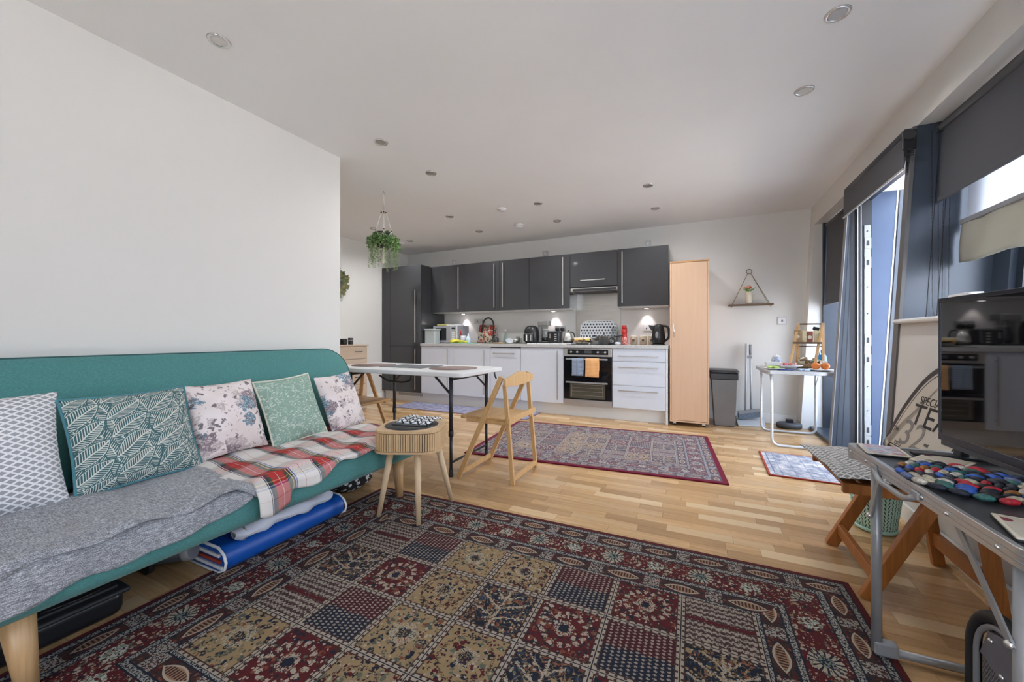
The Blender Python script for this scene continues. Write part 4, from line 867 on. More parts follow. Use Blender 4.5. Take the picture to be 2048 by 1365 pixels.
obj('handle', B().tube([(.575, 5.29, .05), (.570, 5.35, .9)], .0105, 10), plain('grey_handle', (.42, .43, .45), .4, .2), t); obj('grip', B().cyl((.5705, 5.343, .8), (.570, 5.352, .92), .014), M_grey, t); obj('clip', B().bx(.52, .585, 5.33, 5.35, .755, .79), M_grey, t)
t = thing('long_broom', 'grey long-handled broom clipped beside the dustpan', 'broom', (.52, 5.22, 0))
obj('handle', B().tube([(.51, 5.22, .16), (.527, 5.345, .93)], .0105, 10), plain('grey_handle2', (.45, .46, .48), .4, .2), t)
obj('head', B().bar((.43, 5.2, .13), (.65, 5.22, .17), .04, .04), M_grey, t, .006); obj('bristles', B().bar((.435, 5.2, .085), (.66, 5.22, .13), .05, .06), plain('grey_bristle', (.12, .15, .2), .8, 0, .4, 90), t)
# ---------------------------------------------------------------- hanging triangular shelf with a flower jug
t = thing('triangle_shelf', 'small dark wood shelf hung by a rope triangle on the back wall', 'shelf', (.57, 5.34, 1.385))
obj('board', B().bx(.345, .793, 5.285, 5.395, 1.378, 1.396), M_darkwood, t, .002); obj('ring', B().tube([(.563 + .028 * cos(a), 5.397, 1.79 + .028 * sin(a)) for a in [2 * pi * k / 20 for k in range(20)]], .0035, 8, closed=True), M_darkwood, t)
for x in (.375, .765):
    for y in (5.3, 5.385): obj('rope', B().tube([(x, y, 1.378), (.563 + (x - .563) * .08, 5.394, 1.765)], .0028, 6), plain('brown_rope', (.25, .17, .1), .9), t)
    obj('knot', B().sphere((x, 5.3, 1.368), .01, 8, 6), plain('rope_knot', (.3, .22, .14), .9), t)
t = thing('flower_jug', 'white jug of small red and cream flowers on the hanging shelf', 'jug', (.555, 5.34, 1.397)); obj('jug', B().lathe((0, 0, 0), [(.028, 0), (.034, .02), (.03, .09), (.036, .145), (.033, .145), (.027, .09), (.0001, .004)], 20), M_cream, t, local=True); obj('handle', B().tube(fillet([(.03, 0, .12), (.06, 0, .11), (.055, 0, .04), (.03, 0, .04)], .02), .004, 8), M_cream, t, local=True)
rf = random.Random(3)
for i in range(9):
    a = rf.random() * 6.28; q = rf.random() * .05; c = (q * cos(a) * 1.3, q * sin(a) * .5, .17 + rf.random() * .045)
    obj('flower', B().sphere(c, .014 + .006 * rf.random(), 8, 6, (1, 1, .7)), [M_red, plain('peach', (.75, .35, .22), .6), M_cream][i % 3], t, local=True)
lv = B()
for i in range(12): a = rf.random() * 6.28; lv.add([(0, 0, .14), (.04 * cos(a), .015 * sin(a), .15 + .03 * rf.random()), (.075 * cos(a), .02 * sin(a), .17 + .04 * rf.random()), (.04 * cos(a + .4), .02 * sin(a + .4), .17)], [(0, 1, 2, 3)])
obj('leaves', lv, M_leaf, t, local=True, kind='stuff')

# ---------------------------------------------------------------- hanging plant in a macrame holder
px_, py_ = -2.803, 2.93
t = thing('hanging_plant', 'trailing green plant in a white macrame hanger from the ceiling', 'plant', (px_, py_, H))
obj('hook', B().tube([(0, 0, 0), (0, 0, -.012), (.012, 0, -.02), (.01, 0, -.036), (-.004, 0, -.036)], .003, 8), M_chrome, t, local=True); obj('rope_top', B().tube([(0, 0, -.03), (.002, 0, -.14)], .0045, 8), M_rope, t, local=True)
for k in range(4):
    a = pi / 4 + k * pi / 2; c_, s_ = cos(a), sin(a)
    obj('cord', B().tube([(0, 0, -.135), (.02 * c_, .02 * s_, -.21), (.075 * c_, .075 * s_, -.40), (.10 * c_, .10 * s_, -.50)], .0032, 6), M_rope, t, local=True); obj('bead', B().sphere((.022 * c_, .022 * s_, -.215), .0085, 10, 6), M_darkwood, t, local=True); obj('bead', B().sphere((.074 * c_, .074 * s_, -.395), .008, 10, 6), M_darkwood, t, local=True)
pot = obj('pot', B().lathe((0, 0, 0), [(.055, -.56), (.075, -.53), (.09, -.42), (.086, -.42), (.07, -.5), (.0001, -.5)], 22), M_blackm, t, local=True)
net = B()
for k in range(8):
    a0 = 2 * pi * k / 8
    for z0, z1, r0, r1 in ((-.42, -.49, .096, .092), (-.49, -.55, .092, .078)):
        for sgn in (1, -1): a1 = a0 + sgn * pi / 8; net.tube([(r0 * cos(a0), r0 * sin(a0), z0), (r1 * cos(a1), r1 * sin(a1), z1)], .0026, 5)
net.tube([(.1 * cos(a), .1 * sin(a), -.5) for a in [2 * pi * k / 24 for k in range(24)]], .003, 5, closed=True); obj('macrame_net', net, M_rope, t, local=True)
obj('tassel', B().lathe((0, 0, 0), [(.008, -.56), (.012, -.585), (.01, -.59), (.026, -.72), (.0001, -.72)], 12), M_rope, t, local=True)
rp = random.Random(5)
def leafquad(b, p, d, s, up):
    d = Vector(d).normalized(); u = Vector(up); w = d.cross(u);
    if w.length < .01: w = Vector((1, 0, 0))
    w.normalize(); p = Vector(p); nrm = w.cross(d)
    b.add([p, p + d * s * .5 + w * s * .38 + nrm * s * .1, p + d * s, p + d * s * .5 - w * s * .38 + nrm * s * .1], [(0, 1, 2, 3)], True)
cr = B(); cr2 = B()
for i in range(1500):
    a = rp.random() * 6.28; q = .15 * sqrt(rp.random()); z = -.40 - .09 * (q / .15) ** 2 - rp.random() * .10
    leafquad(cr if i % 3 else cr2, (q * cos(a), q * sin(a), z), (cos(a) + rp.uniform(-.7, .7), sin(a) + rp.uniform(-.7, .7), rp.uniform(-.6, .6)), rp.uniform(.016, .03), (rp.uniform(-.5, .5), rp.uniform(-.5, .5), 1))
for s_i in range(30):
    a = 2 * pi * s_i / 30 + rp.uniform(-.1, .1); q = rp.uniform(.11, .145); Ls = rp.choice((.12, .2, .26, .3)); x, y = q * cos(a), q * sin(a); z = -.46
    st = [(x, y, z)]
    while z > -.47 - Ls:
        z -= .0085; x += rp.uniform(-.0035, .0035); y += rp.uniform(-.0035, .0035); st.append((x, y, z))
        for sg in (1, -1):
            if rp.random() < .8: aa = rp.random() * 6.28; leafquad(cr2 if s_i % 3 else cr, (x, y, z), (cos(aa), sin(aa), -.3), rp.uniform(.015, .025), (0, 0, 1))
    cr2.tube(st, .0012, 4)
obj('leaves', cr, M_leaf, t, local=True, kind='stuff'); obj('trailing_leaves', cr2, M_leaf2, t, local=True, kind='stuff')

# ---------------------------------------------------------------- chest of drawers and dried arrangement in the far left corner
t = thing('chest_of_drawers', 'pale oak chest of drawers against the far left wall', 'chest of drawers', (-4.38, 3.66, 0))
X1, Y0, Y1 = -4.15, 3.25, 4.03
obj('carcass', B().bx(-4.6, X1 - .02, Y0, Y1, 0, .885), M_chest, t, .002); obj('top', B().bx(-4.605, X1 + .012, Y0 - .01, Y1 + .012, .886, .906), M_chest, t, .002)
for k in range(5):
    z1 = .88 - k * .172; d = obj('drawer_front', B().bx(X1 - .02, X1, Y0 + .012, Y1 - .008, z1 - .166, z1), M_chest, t, .002)
    for y in (3.42, 3.86): b = B().cyl((X1 + .02, y - .06, z1 - .07), (X1 + .02, y + .06, z1 - .07), .005, n=8); b.cyl((X1, y - .05, z1 - .07), (X1 + .02, y - .05, z1 - .07), .004, n=8).cyl((X1, y + .05, z1 - .07), (X1 + .02, y + .05, z1 - .07), .004, n=8); obj('handle', b, M_dgrey, d)
t = thing('compact_camera', 'black compact camera lying on the chest of drawers', 'camera', (-4.3, 3.72, .907)); obj('body', B().bx(-.06, .06, -.12, .05, 0, .08), M_black, t, .01, local=True); obj('lens', B().cyl((.06, -.03, .045), (.11, -.03, .045), .033), M_blackm, t, local=True); obj('strap', B().tube([(.02, -.12, .02), (.06, -.17, .01), (.0, -.2, .008)], .006, 6), M_blackm, t, local=True)
t = thing('camera_lens', 'black camera lens standing on the chest, right of the camera', 'lens', (-4.3, 3.87, .907)); obj('barrel', B().lathe((0, 0, 0), [(.03, 0), (.033, .01), (.033, .085), (.028, .09), (.0001, .088)], 18), M_blackm, t, local=True); obj('ring', B().lathe((0, 0, .05), [(.0345, 0), (.0345, .012)], 18), M_grey, t, local=True)
t = thing('glass_bottle', 'small clear bottle on the chest, beside the near wall corner', 'bottle', (-4.3, 3.5, .907)); obj('bottle', B().lathe((0, 0, 0), [(.025, 0), (.027, .08), (.012, .11), (.012, .14), (.0001, .14)], 14), M_clear, t, local=True); obj('label', B().lathe((0, 0, .02), [(.0275, 0), (.0275, .045)], 14), M_white, t, local=True)
t = thing('dried_wreath', 'dried foliage wreath on the far left wall, half hidden by the wall corner', 'wreath', (-4.59, 3.87, 1.78)); obj('ring', B().tube([(.01, .13 * cos(a), .13 * sin(a)) for a in [2 * pi * k / 24 for k in range(24)]], .012, 8, closed=True), M_darkwood, t, local=True)
for nm, mt, cnt in (('dried_leaves', plain('dried_olive', (.20, .17, .08), .9, 0, .4, 50), 170), ('green_sprigs', plain('dusty_green', (.12, .17, .08), .9, 0, .4, 50), 110)):
    b = B()
    for i in range(cnt): a = rp.random() * 6.28; q = .13 + rp.uniform(-.05, .04); leafquad(b, (.02, q * cos(a), q * sin(a)), (rp.uniform(0, .8), cos(a + .8) + rp.uniform(-.4, .4), sin(a + .8) + rp.uniform(-.4, .4)), rp.uniform(.04, .085), (1, 0, 0))
    obj(nm, b, mt, t, local=True, kind='stuff')

# ---------------------------------------------------------------- folding camping table by the far window, laden
t = thing('camping_table', 'silver-edged folding table with looped legs by the far window', 'table', (.87, 4.6, 0))
TX0, TX1, TY0, TY1, TZ = .575, 1.14, 4.24, 4.96, .70
obj('top', B().prism(rrect(TX1 - TX0 - .02, TY1 - TY0 - .02, .03, 4, (TX0 + TX1) / 2, (TY0 + TY1) / 2), TZ - .018, TZ - .002), plain('pale_tabletop', (.55, .56, .57), .4), t)
P = rrect(TX1 - TX0, TY1 - TY0, .04, 5, (TX0 + TX1) / 2, (TY0 + TY1) / 2); rim = B().prism(P, TZ - .034, TZ); obj('rim', rim, M_alu, t, .003)
for y in (TY0 + .03, TY1 - .03):
    pts = fillet([(TX0 + .05, y, TZ - .03), (TX0 + .05, y, .012), (TX1 - .04, y, .012), (TX1 - .04, y, TZ - .03)], .07, 6); obj('leg_loop', B().tube(pts, .0115, 12), M_whitetube, t)
    for x, sx in ((TX0 + .05, 1), (TX1 - .04, -1)): obj('brace', B().bar((x, y, TZ - .19), (x + sx * .05 * 0, y + (.12 if y < 4.6 else -.12), TZ - .035), .004, .012), M_whitetube, t)
def onT(name, label, cat, x, y, group=None): return thing(name, label, cat, (x, y, TZ + .001), group)
t = onT('salad_plate', 'flat plate with green leaves at the near left of the laden table', 'plate', .665, 4.42); obj('plate', B().lathe((0, 0, 0), [(.05, 0), (.085, .008), (.088, .01), (.085, .012), (.0001, .006)], 24), M_white, t, local=True)
for i in range(7): obj('leaf', B().sphere((rp.uniform(-.04, .03), rp.uniform(-.04, .04), .02), .02, 8, 5, (1.2, 1, .6)), plain('lettuce', (.38, .5, .12), .6, 0, .3), t, local=True)
t = onT('white_dish', 'white rectangular dish behind the plate of leaves', 'dish', .685, 4.62); obj('dish', B().prism(rrect(.13, .1, .015), 0, .06), M_white, t, .006, local=True)
t = onT('sugar_pot', 'blue and white lidded pot at the back left of the laden table', 'pot', .735, 4.76); obj('pot', B().lathe((0, 0, 0), [(.025, 0), (.042, .03), (.045, .07), (.035, .1), (.0001, .1)], 20), plain('blue_white_china', (.40, .45, .58), .3, 0, .5, 70), t, local=True); obj('lid', B().lathe((0, 0, .1), [(.036, 0), (.025, .018), (.006, .022), (.006, .035), (.0001, .037)], 18), M_white, t, local=True)
t = onT('serving_plate', 'white serving plate of pink sliced meat', 'plate', .79, 4.46); obj('plate', B().lathe((0, 0, 0), [(.05, 0), (.06, .02), (.105, .035), (.11, .04), (.1, .04), (.0001, .024)], 28), M_white, t, local=True)
for i in range(9): obj('slice', B().box((-.06 + i * .014, rp.uniform(-.02, .02), .05), (.014, .07, .022), (0, .5, rp.uniform(-.3, .3))), plain('pink_meat', (.48, .10, .12) if i % 2 else (.62, .38, .36), .5), t, .003, local=True)
t = onT('orange_plate', 'pale plate holding two oranges at the near right of the laden table', 'plate', 1.01, 4.37); obj('plate', B().lathe((0, 0, 0), [(.05, 0), (.08, .006), (.1, .014), (.096, .016), (.0001, .008)], 28), M_white, t, local=True)
for x, l in ((.975, 'left one of the two oranges on the plate'), (1.045, 'right one of the two oranges on the plate')):
    o = B().sphere((0, 0, .036), .034, 16, 10, (1, 1, .92)); tt = thing('orange', l, 'orange', (x, 4.37, TZ + .009)); obj('fruit', o, M_orangef, tt, local=True); obj('stalk', B().cyl((0, 0, .064), (0, 0, .069), .003, n=6), M_leaf, tt, local=True)
t = onT('bread_basket', 'basket of dark wrapped snacks under the wooden ladder stand', 'basket', .98, 4.66); obj('basket', B().lathe((0, 0, 0), [(.08, 0), (.11, .05), (.105, .05), (.0001, .01)], 24, sx=1.1), plain('wicker', (.28, .2, .1), .8, 0, .5, 90), t, local=True)
for i in range(14): obj('wrapper', B().box((rp.uniform(-.09, .09), rp.uniform(-.06, .06), rp.uniform(.06, .1)), (.07, .018, .02), (rp.uniform(-.5, .5), rp.uniform(-.5, .5), rp.uniform(0, 3))), [plain('olive_wrap', (.13, .12, .06), .4), M_cream, plain('brown_wrap', (.2, .13, .07), .4)][i % 3], t, .003, local=True)
t = onT('printed_box', 'small cream carton with a printed side, right of the ladder stand', 'carton', 1.085, 4.62); obj('carton', B().bx(-.03, .03, -.03, .03, 0, .08), plain('printed_carton', (.55, .5, .44), .6, 0, .5, 60), t, .002, local=True)
t = onT('blue_bottle', 'shiny blue plastic spray bottle behind the carton', 'bottle', 1.11, 4.75); obj('body', B().lathe((0, 0, 0), [(.03, 0), (.04, .05), (.035, .12), (.012, .15), (.012, .18), (.0001, .18)], 16), plain('bright_blue', (.01, .22, .6), .25), t, local=True); obj('spout', B().tube([(0, 0, .1), (-.03, -.02, .16), (-.045, -.03, .2)], .01, 8), plain('light_blue', (.3, .55, .8), .3), t, local=True)
t = onT('ballpoint_pen', 'dark blue pen lying at the front edge of the laden table', 'pen', .73, 4.29); obj('pen', B().tube([(-.06, 0, .006), (.06, .004, .006)], .005, 8), plain('navy_pen', (.01, .03, .2), .4), t, local=True); obj('clip', B().bx(.02, .055, -.002, .002, .01, .013), M_steelplain, t, local=True)
t = onT('patterned_napkin', 'blue and white patterned napkin between the plates', 'napkin', .875, 4.31); obj('napkin', B().prism(rrect(.09, .06, .01), 0, .02), plain('napkin_print', (.32, .4, .6), .7, 0, .9, 50), t, .006, local=True)
# ladder stand with packets
t = thing('ladder_stand', 'small folding pine ladder stand on the laden table', 'stand', (.98, 4.6, TZ + .001))
top = .44
for y, s in ((0, 0),):
    pass
LX = (-.11, .10)
for x in LX:
    xo = -.08 if x < 0 else .0
    obj('front_leg', B().bar((x + xo * .9 + (0 if x < 0 else -.09), -.1, .004), (x + (.02 if x < 0 else .0), .0, top), .012, .022, up=(1, 0, 0)), M_pine, t, .002, local=True)
    obj('rear_leg', B().bar((x + (.03 if x < 0 else .03), .11, .004), (x + (.02 if x < 0 else .0), .0, top), .012, .022, up=(1, 0, 0)), M_pine, t, .002, local=True)
obj('top_bar', B().cyl((-.1, 0, top - .008), (.11, 0, top - .008), .007), M_darkwood, t, local=True)
obj('shelf', B().bx(-.135, .07, -.07, .04, .245, .256), M_pineseat, t, .002, local=True); obj('shelf_rail', B().bx(-.145, .075, -.074, -.066, .242, .26), M_darkwood, t, local=True); obj('rung', B().cyl((-.09, .06, .215), (.12, .06, .215), .005), M_darkwood, t, local=True)
for i, (x, w, h, c, l) in enumerate(((-.1, .05, .12, (.30, .19, .08), 'brown packet with a round cream badge, first on the ladder shelf'), (-.047, .035, .11, (.68, .60, .38), 'narrow cream packet between the brown and red packets'), (-.005, .052, .105, (.28, .09, .06), 'dark red packet with a round badge on the ladder shelf'), (.05, .045, .14, (.62, .54, .34), 'cream bag with a folded black top, last on the ladder shelf'))):
    p = thing('snack_packet', l, 'packet', (.98 + x, 4.59, TZ + .258), 'packets on the ladder shelf')
    obj('pouch', B().box((0, 0, h / 2), (w, .03, h), taper=1.0), plain('packet', c, .4, 0, .2, 60), p, .005, local=True)
    if i != 1: obj('badge', B().cyl((0, -.0152, h * .45), (0, -.0165, h * .45), w * .32, n=16), M_cream, p, local=True) if i != 3 else obj('top_fold', B().box((-.004, 0, h - .012), (w * 1.05, .034, .03), (0, .3, 0)), M_black, p, .003, local=True)
t = thing('robot_hoover', 'flat black robotic cleaner head on the floor under the laden table', 'cleaner', (.92, 5.2, 0)); obj('body', B().lathe((0, 0, 0), [(.09, .004), (.11, .012), (.11, .05), (.09, .062), (.0001, .064)], 28, sx=1.1, sy=.8), M_dgrey, t, local=True); obj('handle', B().bx(-.03, .04, -.03, .02, .062, .1), M_black, t, .008, local=True); obj('wheel', B().cyl((-.11, -.03, .02), (-.09, -.03, .02), .018), M_blackm, t, local=True)
# ---------------------------------------------------------------- rugs
def rug(name, label, cx, cy, W, L, rot, mat, th=.010, edge=None):
    """origin at the lower left corner so that the weave is drawn in metres from it"""
    c, s = cos(rot), sin(rot); ox = cx - (W / 2 * c - L / 2 * s); oy = cy - (W / 2 * s + L / 2 * c)
    b = B(); nx, ny = 24, 16
    def fn(u, v): return (u * W, v * L, th + .0015 * sin(u * 9) * sin(v * 7))
    b.grid(fn, nx, ny); o0 = len(b.v)
    b.add([(0, 0, .001), (W, 0, .001), (W, L, .001), (0, L, .001), (0, 0, th), (W, 0, th), (W, L, th), (0, L, th)], [(3, 2, 1, 0), (0, 1, 5, 4), (1, 2, 6, 5), (2, 3, 7, 6), (3, 0, 4, 7)])
    o = obj(name, b, mat); o.location = (ox, oy, 0); o.rotation_euler = (0, 0, rot); return tag(o, label, 'rug')
rug('large_rug', 'large burgundy and gold patterned rug with square garden panels in the foreground', -.65, 1.143, 2.43, 1.69, radians(.8), m_rug('garden_rug', 2.43, 1.69, .2425))
rug('medium_rug', 'burgundy rug with small garden panels in front of the kitchen', -.86, 3.61, 2.02, 1.36, radians(4.3), m_rug('garden_rug_small', 2.02, 1.36, .1998, .85, ew=.042, fade=.15, tint=(.42, .38, .48), hi=1.15))
def m_mat(name, A, Bc, C, edge, W, L, ew):
    g = G(name, .95, 0, A, .2); x, y, z, v = g.coord(); d = x.min(W - x).min(y.min(L - y))
    n = g.noise(v, 14, 4, .7); n2, c = g.vor(v, 26, 1.); r, _, _ = g.sep(c)
    col = g.ramp(n, [(.3, A), (.5, Bc), (.68, C)]); col = g.mix(n2.lt(.22) * r.gt(.5) * .7, col, A)
    per = .09; gx = ((x / per).frac() - .5).abs().gt(.46); gy = ((y / per).frac() - .5).abs().gt(.46)
    col = g.mix(gx.max(gy) * .55, col, A); col = g.mix((d - ew * 3.2).abs().lt(.004), col, A); col = g.mix(d.lt(ew), col, edge)
    g.col(col); g.bump(g.noise(v, 400, 2), .4, .002); return g.mat
rug('door_mat', 'small pale blue and white mat with a rust edge by the terrace door', .745, 3.67, .53, .66, radians(-1.5), m_mat('vintage_mat', (.12, .14, .20), (.33, .33, .37), (.60, .55, .53), (.26, .045, .025), .53, .66, .014))
rug('kitchen_runner', 'faded blue-grey runner along the foot of the kitchen units', -2.92, 4.565, 2.1, .50, radians(.6), m_mat('runner', (.13, .13, .22), (.27, .27, .38), (.40, .39, .47), (.2, .12, .12), 2.1, .5, .008), .006)

# ---------------------------------------------------------------- sofa bed against the left wall
t = thing('sofa', 'teal click-clack sofa bed with wooden legs along the left wall', 'sofa', (-1.95, 1.05, 0))
SY0, SY1 = .02, 2.005
def slab(profile, y0, y1, r, nseg=6, end=.05):
    """rounded cushion slab: (x,z) outline closed, ends drawn in"""
    b = B(); n = len(profile); cx = sum(p[0] for p in profile) / n; cz = sum(p[1] for p in profile) / n
    rings = []
    ys = [y0 + end * (1 - cos(pi / 2 * k / nseg)) for k in range(nseg + 1)]; sc = [1 - end * 1.0 * (1 - sin(pi / 2 * k / nseg)) / .16 * .5 for k in range(nseg + 1)]
    seq = list(zip(ys, sc)) + [(y1 - (y - y0), s_) for y, s_ in reversed(list(zip(ys, sc)))]
    o = 0
    for y, s_ in seq: b.v += [Vector((cx + (x - cx) * (1 - (1 - s_) * .25), y, cz + (z - cz) * s_)) for x, z in profile]
    for i in range(len(seq) - 1):
        for k in range(n): b.f.append((i * n + k, i * n + (k + 1) % n, (i + 1) * n + (k + 1) % n, (i + 1) * n + k)); b.sm.append(True)
    b.f.append(tuple(reversed(range(n)))); b.f.append(tuple((len(seq) - 1) * n + k for k in range(n))); b.sm += [True, True]; return b
def rot2(P, a, c): return [(c[0] + (x) * cos(a) - (z) * sin(a), c[1] + (x) * sin(a) + z * cos(a)) for x, z in P]
seatP = rot2(rrect(.74, .152, .045, 5), radians(0), (-1.975, .323)); st_ = obj('seat', slab(seatP, SY0, SY1, .05, end=.045), M_sofa, t)
obj('piping', B().tube([(-1.635, y, .2535) for y in (SY0 + .03, 1, SY1 - .03)], .004, 6), M_sofapipe, st_)
ba = radians(112.5)
backP = rot2(rrect(.56, .13, .05, 5), ba, (-2.365, .645))
b = B(); n = len(backP)
# backrest with rounded upper corners: the outline shrinks towards the top at both ends
NB = 40; u_dir = (cos(ba), sin(ba)); n_dir = (-sin(ba), cos(ba))
def backrest():
    b = B(); Lb, Tb, R_ = .56, .13, .17; cx, cz = -2.365, .645; nu, nv = 56, 18
    outline = []; W_ = SY1 + .10 - SY0
    base = rrect(W_, Lb, R_, 10)   # in (y', s)
    base = [(y, s_ if s_ > 0 else s_) for y, s_ in base]
    # square lower corners
    P2 = []
    for y, s_ in base: P2.append((y, s_))
    ny_ = len(P2)
    layers = [(-Tb / 2, .93, .0), (-Tb / 2 + .012, .985, 0), (-Tb / 2 + .03, 1, 0), (Tb / 2 - .03, 1, 0), (Tb / 2 - .012, .985, 0), (Tb / 2, .93, 0)]
    for h, sc, _ in layers:
        for y, s_ in P2:
            yy = y * (1 - (1 - sc) * .25); ss = s_ * (1 - (1 - sc) * .8)
            b.v.append(Vector((cx + u_dir[0] * ss + n_dir[0] * h, (SY0 + SY1 + .10) / 2 + yy, cz + u_dir[1] * ss + n_dir[1] * h)))
    for i in range(len(layers) - 1):
        for k in range(ny_): b.f.append((i * ny_ + k, i * ny_ + (k + 1) % ny_, (i + 1) * ny_ + (k + 1) % ny_, (i + 1) * ny_ + k)); b.sm.append(True)
    b.f.append(tuple(reversed(range(ny_)))); b.f.append(tuple((len(layers) - 1) * ny_ + k for k in range(ny_))); b.sm += [True, True]
    edge = [v for v in b.v[ny_:2 * ny_]]
    return b, edge, layers, P2
bk, edge, _, _ = backrest(); bo = obj('backrest', bk, M_sofa, t); obj('piping', B().tube(edge, .005, 6, closed=True), M_sofapipe, bo)
for x, y in ((-1.70, 1.895), (-1.70, .40), (-2.3, 1.85), (-2.3, .3)):
    dy = -.02 if y < 1 else .0; dx = .0
    lg = obj('leg', B().tube([(x + .02, y, .0), (x, y + dy, .252)], [.020, .037], 20), M_sofaleg, t); obj('foot_pad', B().cyl((x + .02, y, 0), (x + .02, y, .004), .022), M_black, lg)
obj('frame_rail', B().bx(-2.3, -1.72, .25, 1.85, .225, .25), M_blackm, t)

# throws
SZ = .4
def throw_top(u, v):
    y = .04 + .925 * u; s = v * .56
    w = .010 * sin(y * 17 + v * 5) + .006 * sin(y * 41 + 1) * v + .004 * sin(y * 9 - v * 11)
    x = -2.10 + s; z = SZ + .014 + .006 * sin(v * 9 + y * 13) + .003 * sin(y * 33)
    dr = max(0, .055 - (y - .25) * .25) + (.04 * max(0, (y - .90) / .06) if y > .9 else 0); k = max(0, (x + 1.64) / .10)
    if k > 0: x = -1.64 + .045 * sin(min(1, k) * pi / 2) + .004 * sin(y * 27); z -= (.006 + dr) * min(1.2, k) ** 2
    return (x + w * .5 * v, y + .012 * sin(v * 6), z + (.010 * sin(y * 23) if v > .8 else 0))
t = thing('grey_throw', 'grey marled throw folded in two layers over the near half of the sofa seat', 'throw', (-1.8, .5, SZ))
def throw_low(u, v):
    y = .05 + .90 * u; drop = .09 + .07 * max(0, (.5 - y) / .3) + .010 * sin(y * 14) + .005 * sin(y * 37) - .05 * max(0, (y - .82) / .12); drop = min(drop, .135)
    if v < .35: x = -1.80 + .18 * v / .35; z = SZ + .008
    else:
        k = (v - .35) / .65; a = min(1, k * 3) * pi / 2; x = -1.62 + .022 * sin(a) + .009 * k * sin(y * 19 + 1) + .008 * k; z = SZ + .006 - drop * k
    return (x, y, z)
obj('under_layer', B().grid(throw_low, 70, 22), M_throw, t, solid=.006); obj('top_layer', B().grid(throw_top, 70, 30), M_throw, t, solid=.008)
def tart(u, v):
    y = .958 + .975 * u; yy = y
    drop = .05 + .035 * sin((y - .95) * 8.5 + .4) + .015 * sin(y * 27); drop = max(.012, drop + (.05 if y < 1.1 else 0))
    if v < .8: k = v / .8; x = -2.16 + .545 * k; z = SZ + .020 + .009 * sin(y * 12 + k * 7) * k + .005 * sin(y * 29 - k * 9) + .005 * sin(k * 14 + y * 5); z -= .012 * max(0, (1.02 - y) / .06)
    else: k = (v - .8) / .2; x = -1.615 + .035 * sin(min(1, k * 2) * pi / 2) + .01 * k * sin(y * 21); z = SZ + .012 - drop * k
    return (x, y + .01 * sin(v * 8), z)
b = B().grid(tart, 80, 40, 1.0, .64); tag(obj('tartan_blanket', b, M_tartan, None, solid=.006), 'red, white and green tartan blanket over the far half of the sofa seat', 'blanket')

# cushions: bottom edge on the seat, leaning on the backrest
def cushion(name, label, y0, y1, hgt, thick, mat, xb=-2.075, roll=0., lean_=22, pipe=None, group=None, yb=0., zb=SZ + .012):
    W_ = y1 - y0; t = thing(name, label, 'cushion', (xb, (y0 + y1) / 2, zb), group)
    a = radians(lean_)
    def side(sgn):
        def fn(u, v):
            p, q = u * 2 - 1, v * 2 - 1
            pin = 1 - .045 * (q * q) * 1.0 * (1 - abs(p) ** 6); pin2 = 1 - .05 * (p * p) * 1.0 * 0
            sq = 1 - .06 * (1 - q * q) * abs(p) ** 3; sp = 1 - .06 * (1 - p * p) * abs(q) ** 3
            yy, hh = p * W_ / 2 * sq, (q * sp + 1) * hgt / 2
            th = thick / 2 * (max(0, (1 - abs(p) ** 2.6)) ** .55) * (max(0, (1 - abs(q) ** 2.6)) ** .55) * sgn
            th += .004 * sin(p * 7 + q * 4 + W_ * 30) * (1 - p * p) * (1 - q * q)
            yr = yy * cos(roll) - hh * sin(roll); hr = yy * sin(roll) + hh * cos(roll)
            return (-hr * sin(a) + th * cos(a), yr, hr * cos(a) + th * sin(a))
        return fn
    c = obj('cover', B().grid(side(1), 26, 26, W_, hgt), mat, t, local=True); bkk = obj('cover_back', B().grid(side(-1), 26, 26, W_, hgt), mat, t, local=True)
    if pipe is not None:
        pts = []
        for i in range(17): pts.append(side(0)(i / 16, 0))
        for i in range(1, 17): pts.append(side(0)(1, i / 16))
        for i in range(1, 17): pts.append(side(0)(1 - i / 16, 1))
        for i in range(1, 16): pts.append(side(0)(0, 1 - i / 16))
        obj('piping', B().tube(pts, .0055, 6, closed=True), pipe, t, local=True)
    return t
cushion('lattice_cushion', 'grey and white lattice-patterned cushion at the near end of the sofa', .10, .585, .42, .15, M_lattice, roll=-.02, xb=-2.05)
cushion('leaf_cushion', 'large teal and cream leaf-print cushion beside the lattice one', .595, 1.0, .385, .14, M_leafprint, roll=.02, pipe=fabric('teal_edge', (.06, .2, .24)), xb=-2.045)
cushion('floral_cushion', 'larger rose-print cushion between the leaf cushion and the green cushion', .985, 1.315, .375, .13, M_floral, roll=.02, xb=-2.065, zb=SZ + .028)
cushion('sage_cushion', 'pale green vine-print cushion with cream piping', 1.335, 1.675, .385, .11, M_vine, roll=.07, pipe=M_piping, xb=-2.055)
cushion('small_floral_cushion', 'smaller rose-print cushion at the far end of the sofa', 1.70, 1.985, .375, .11, M_floral2, roll=.07, xb=-2.05)

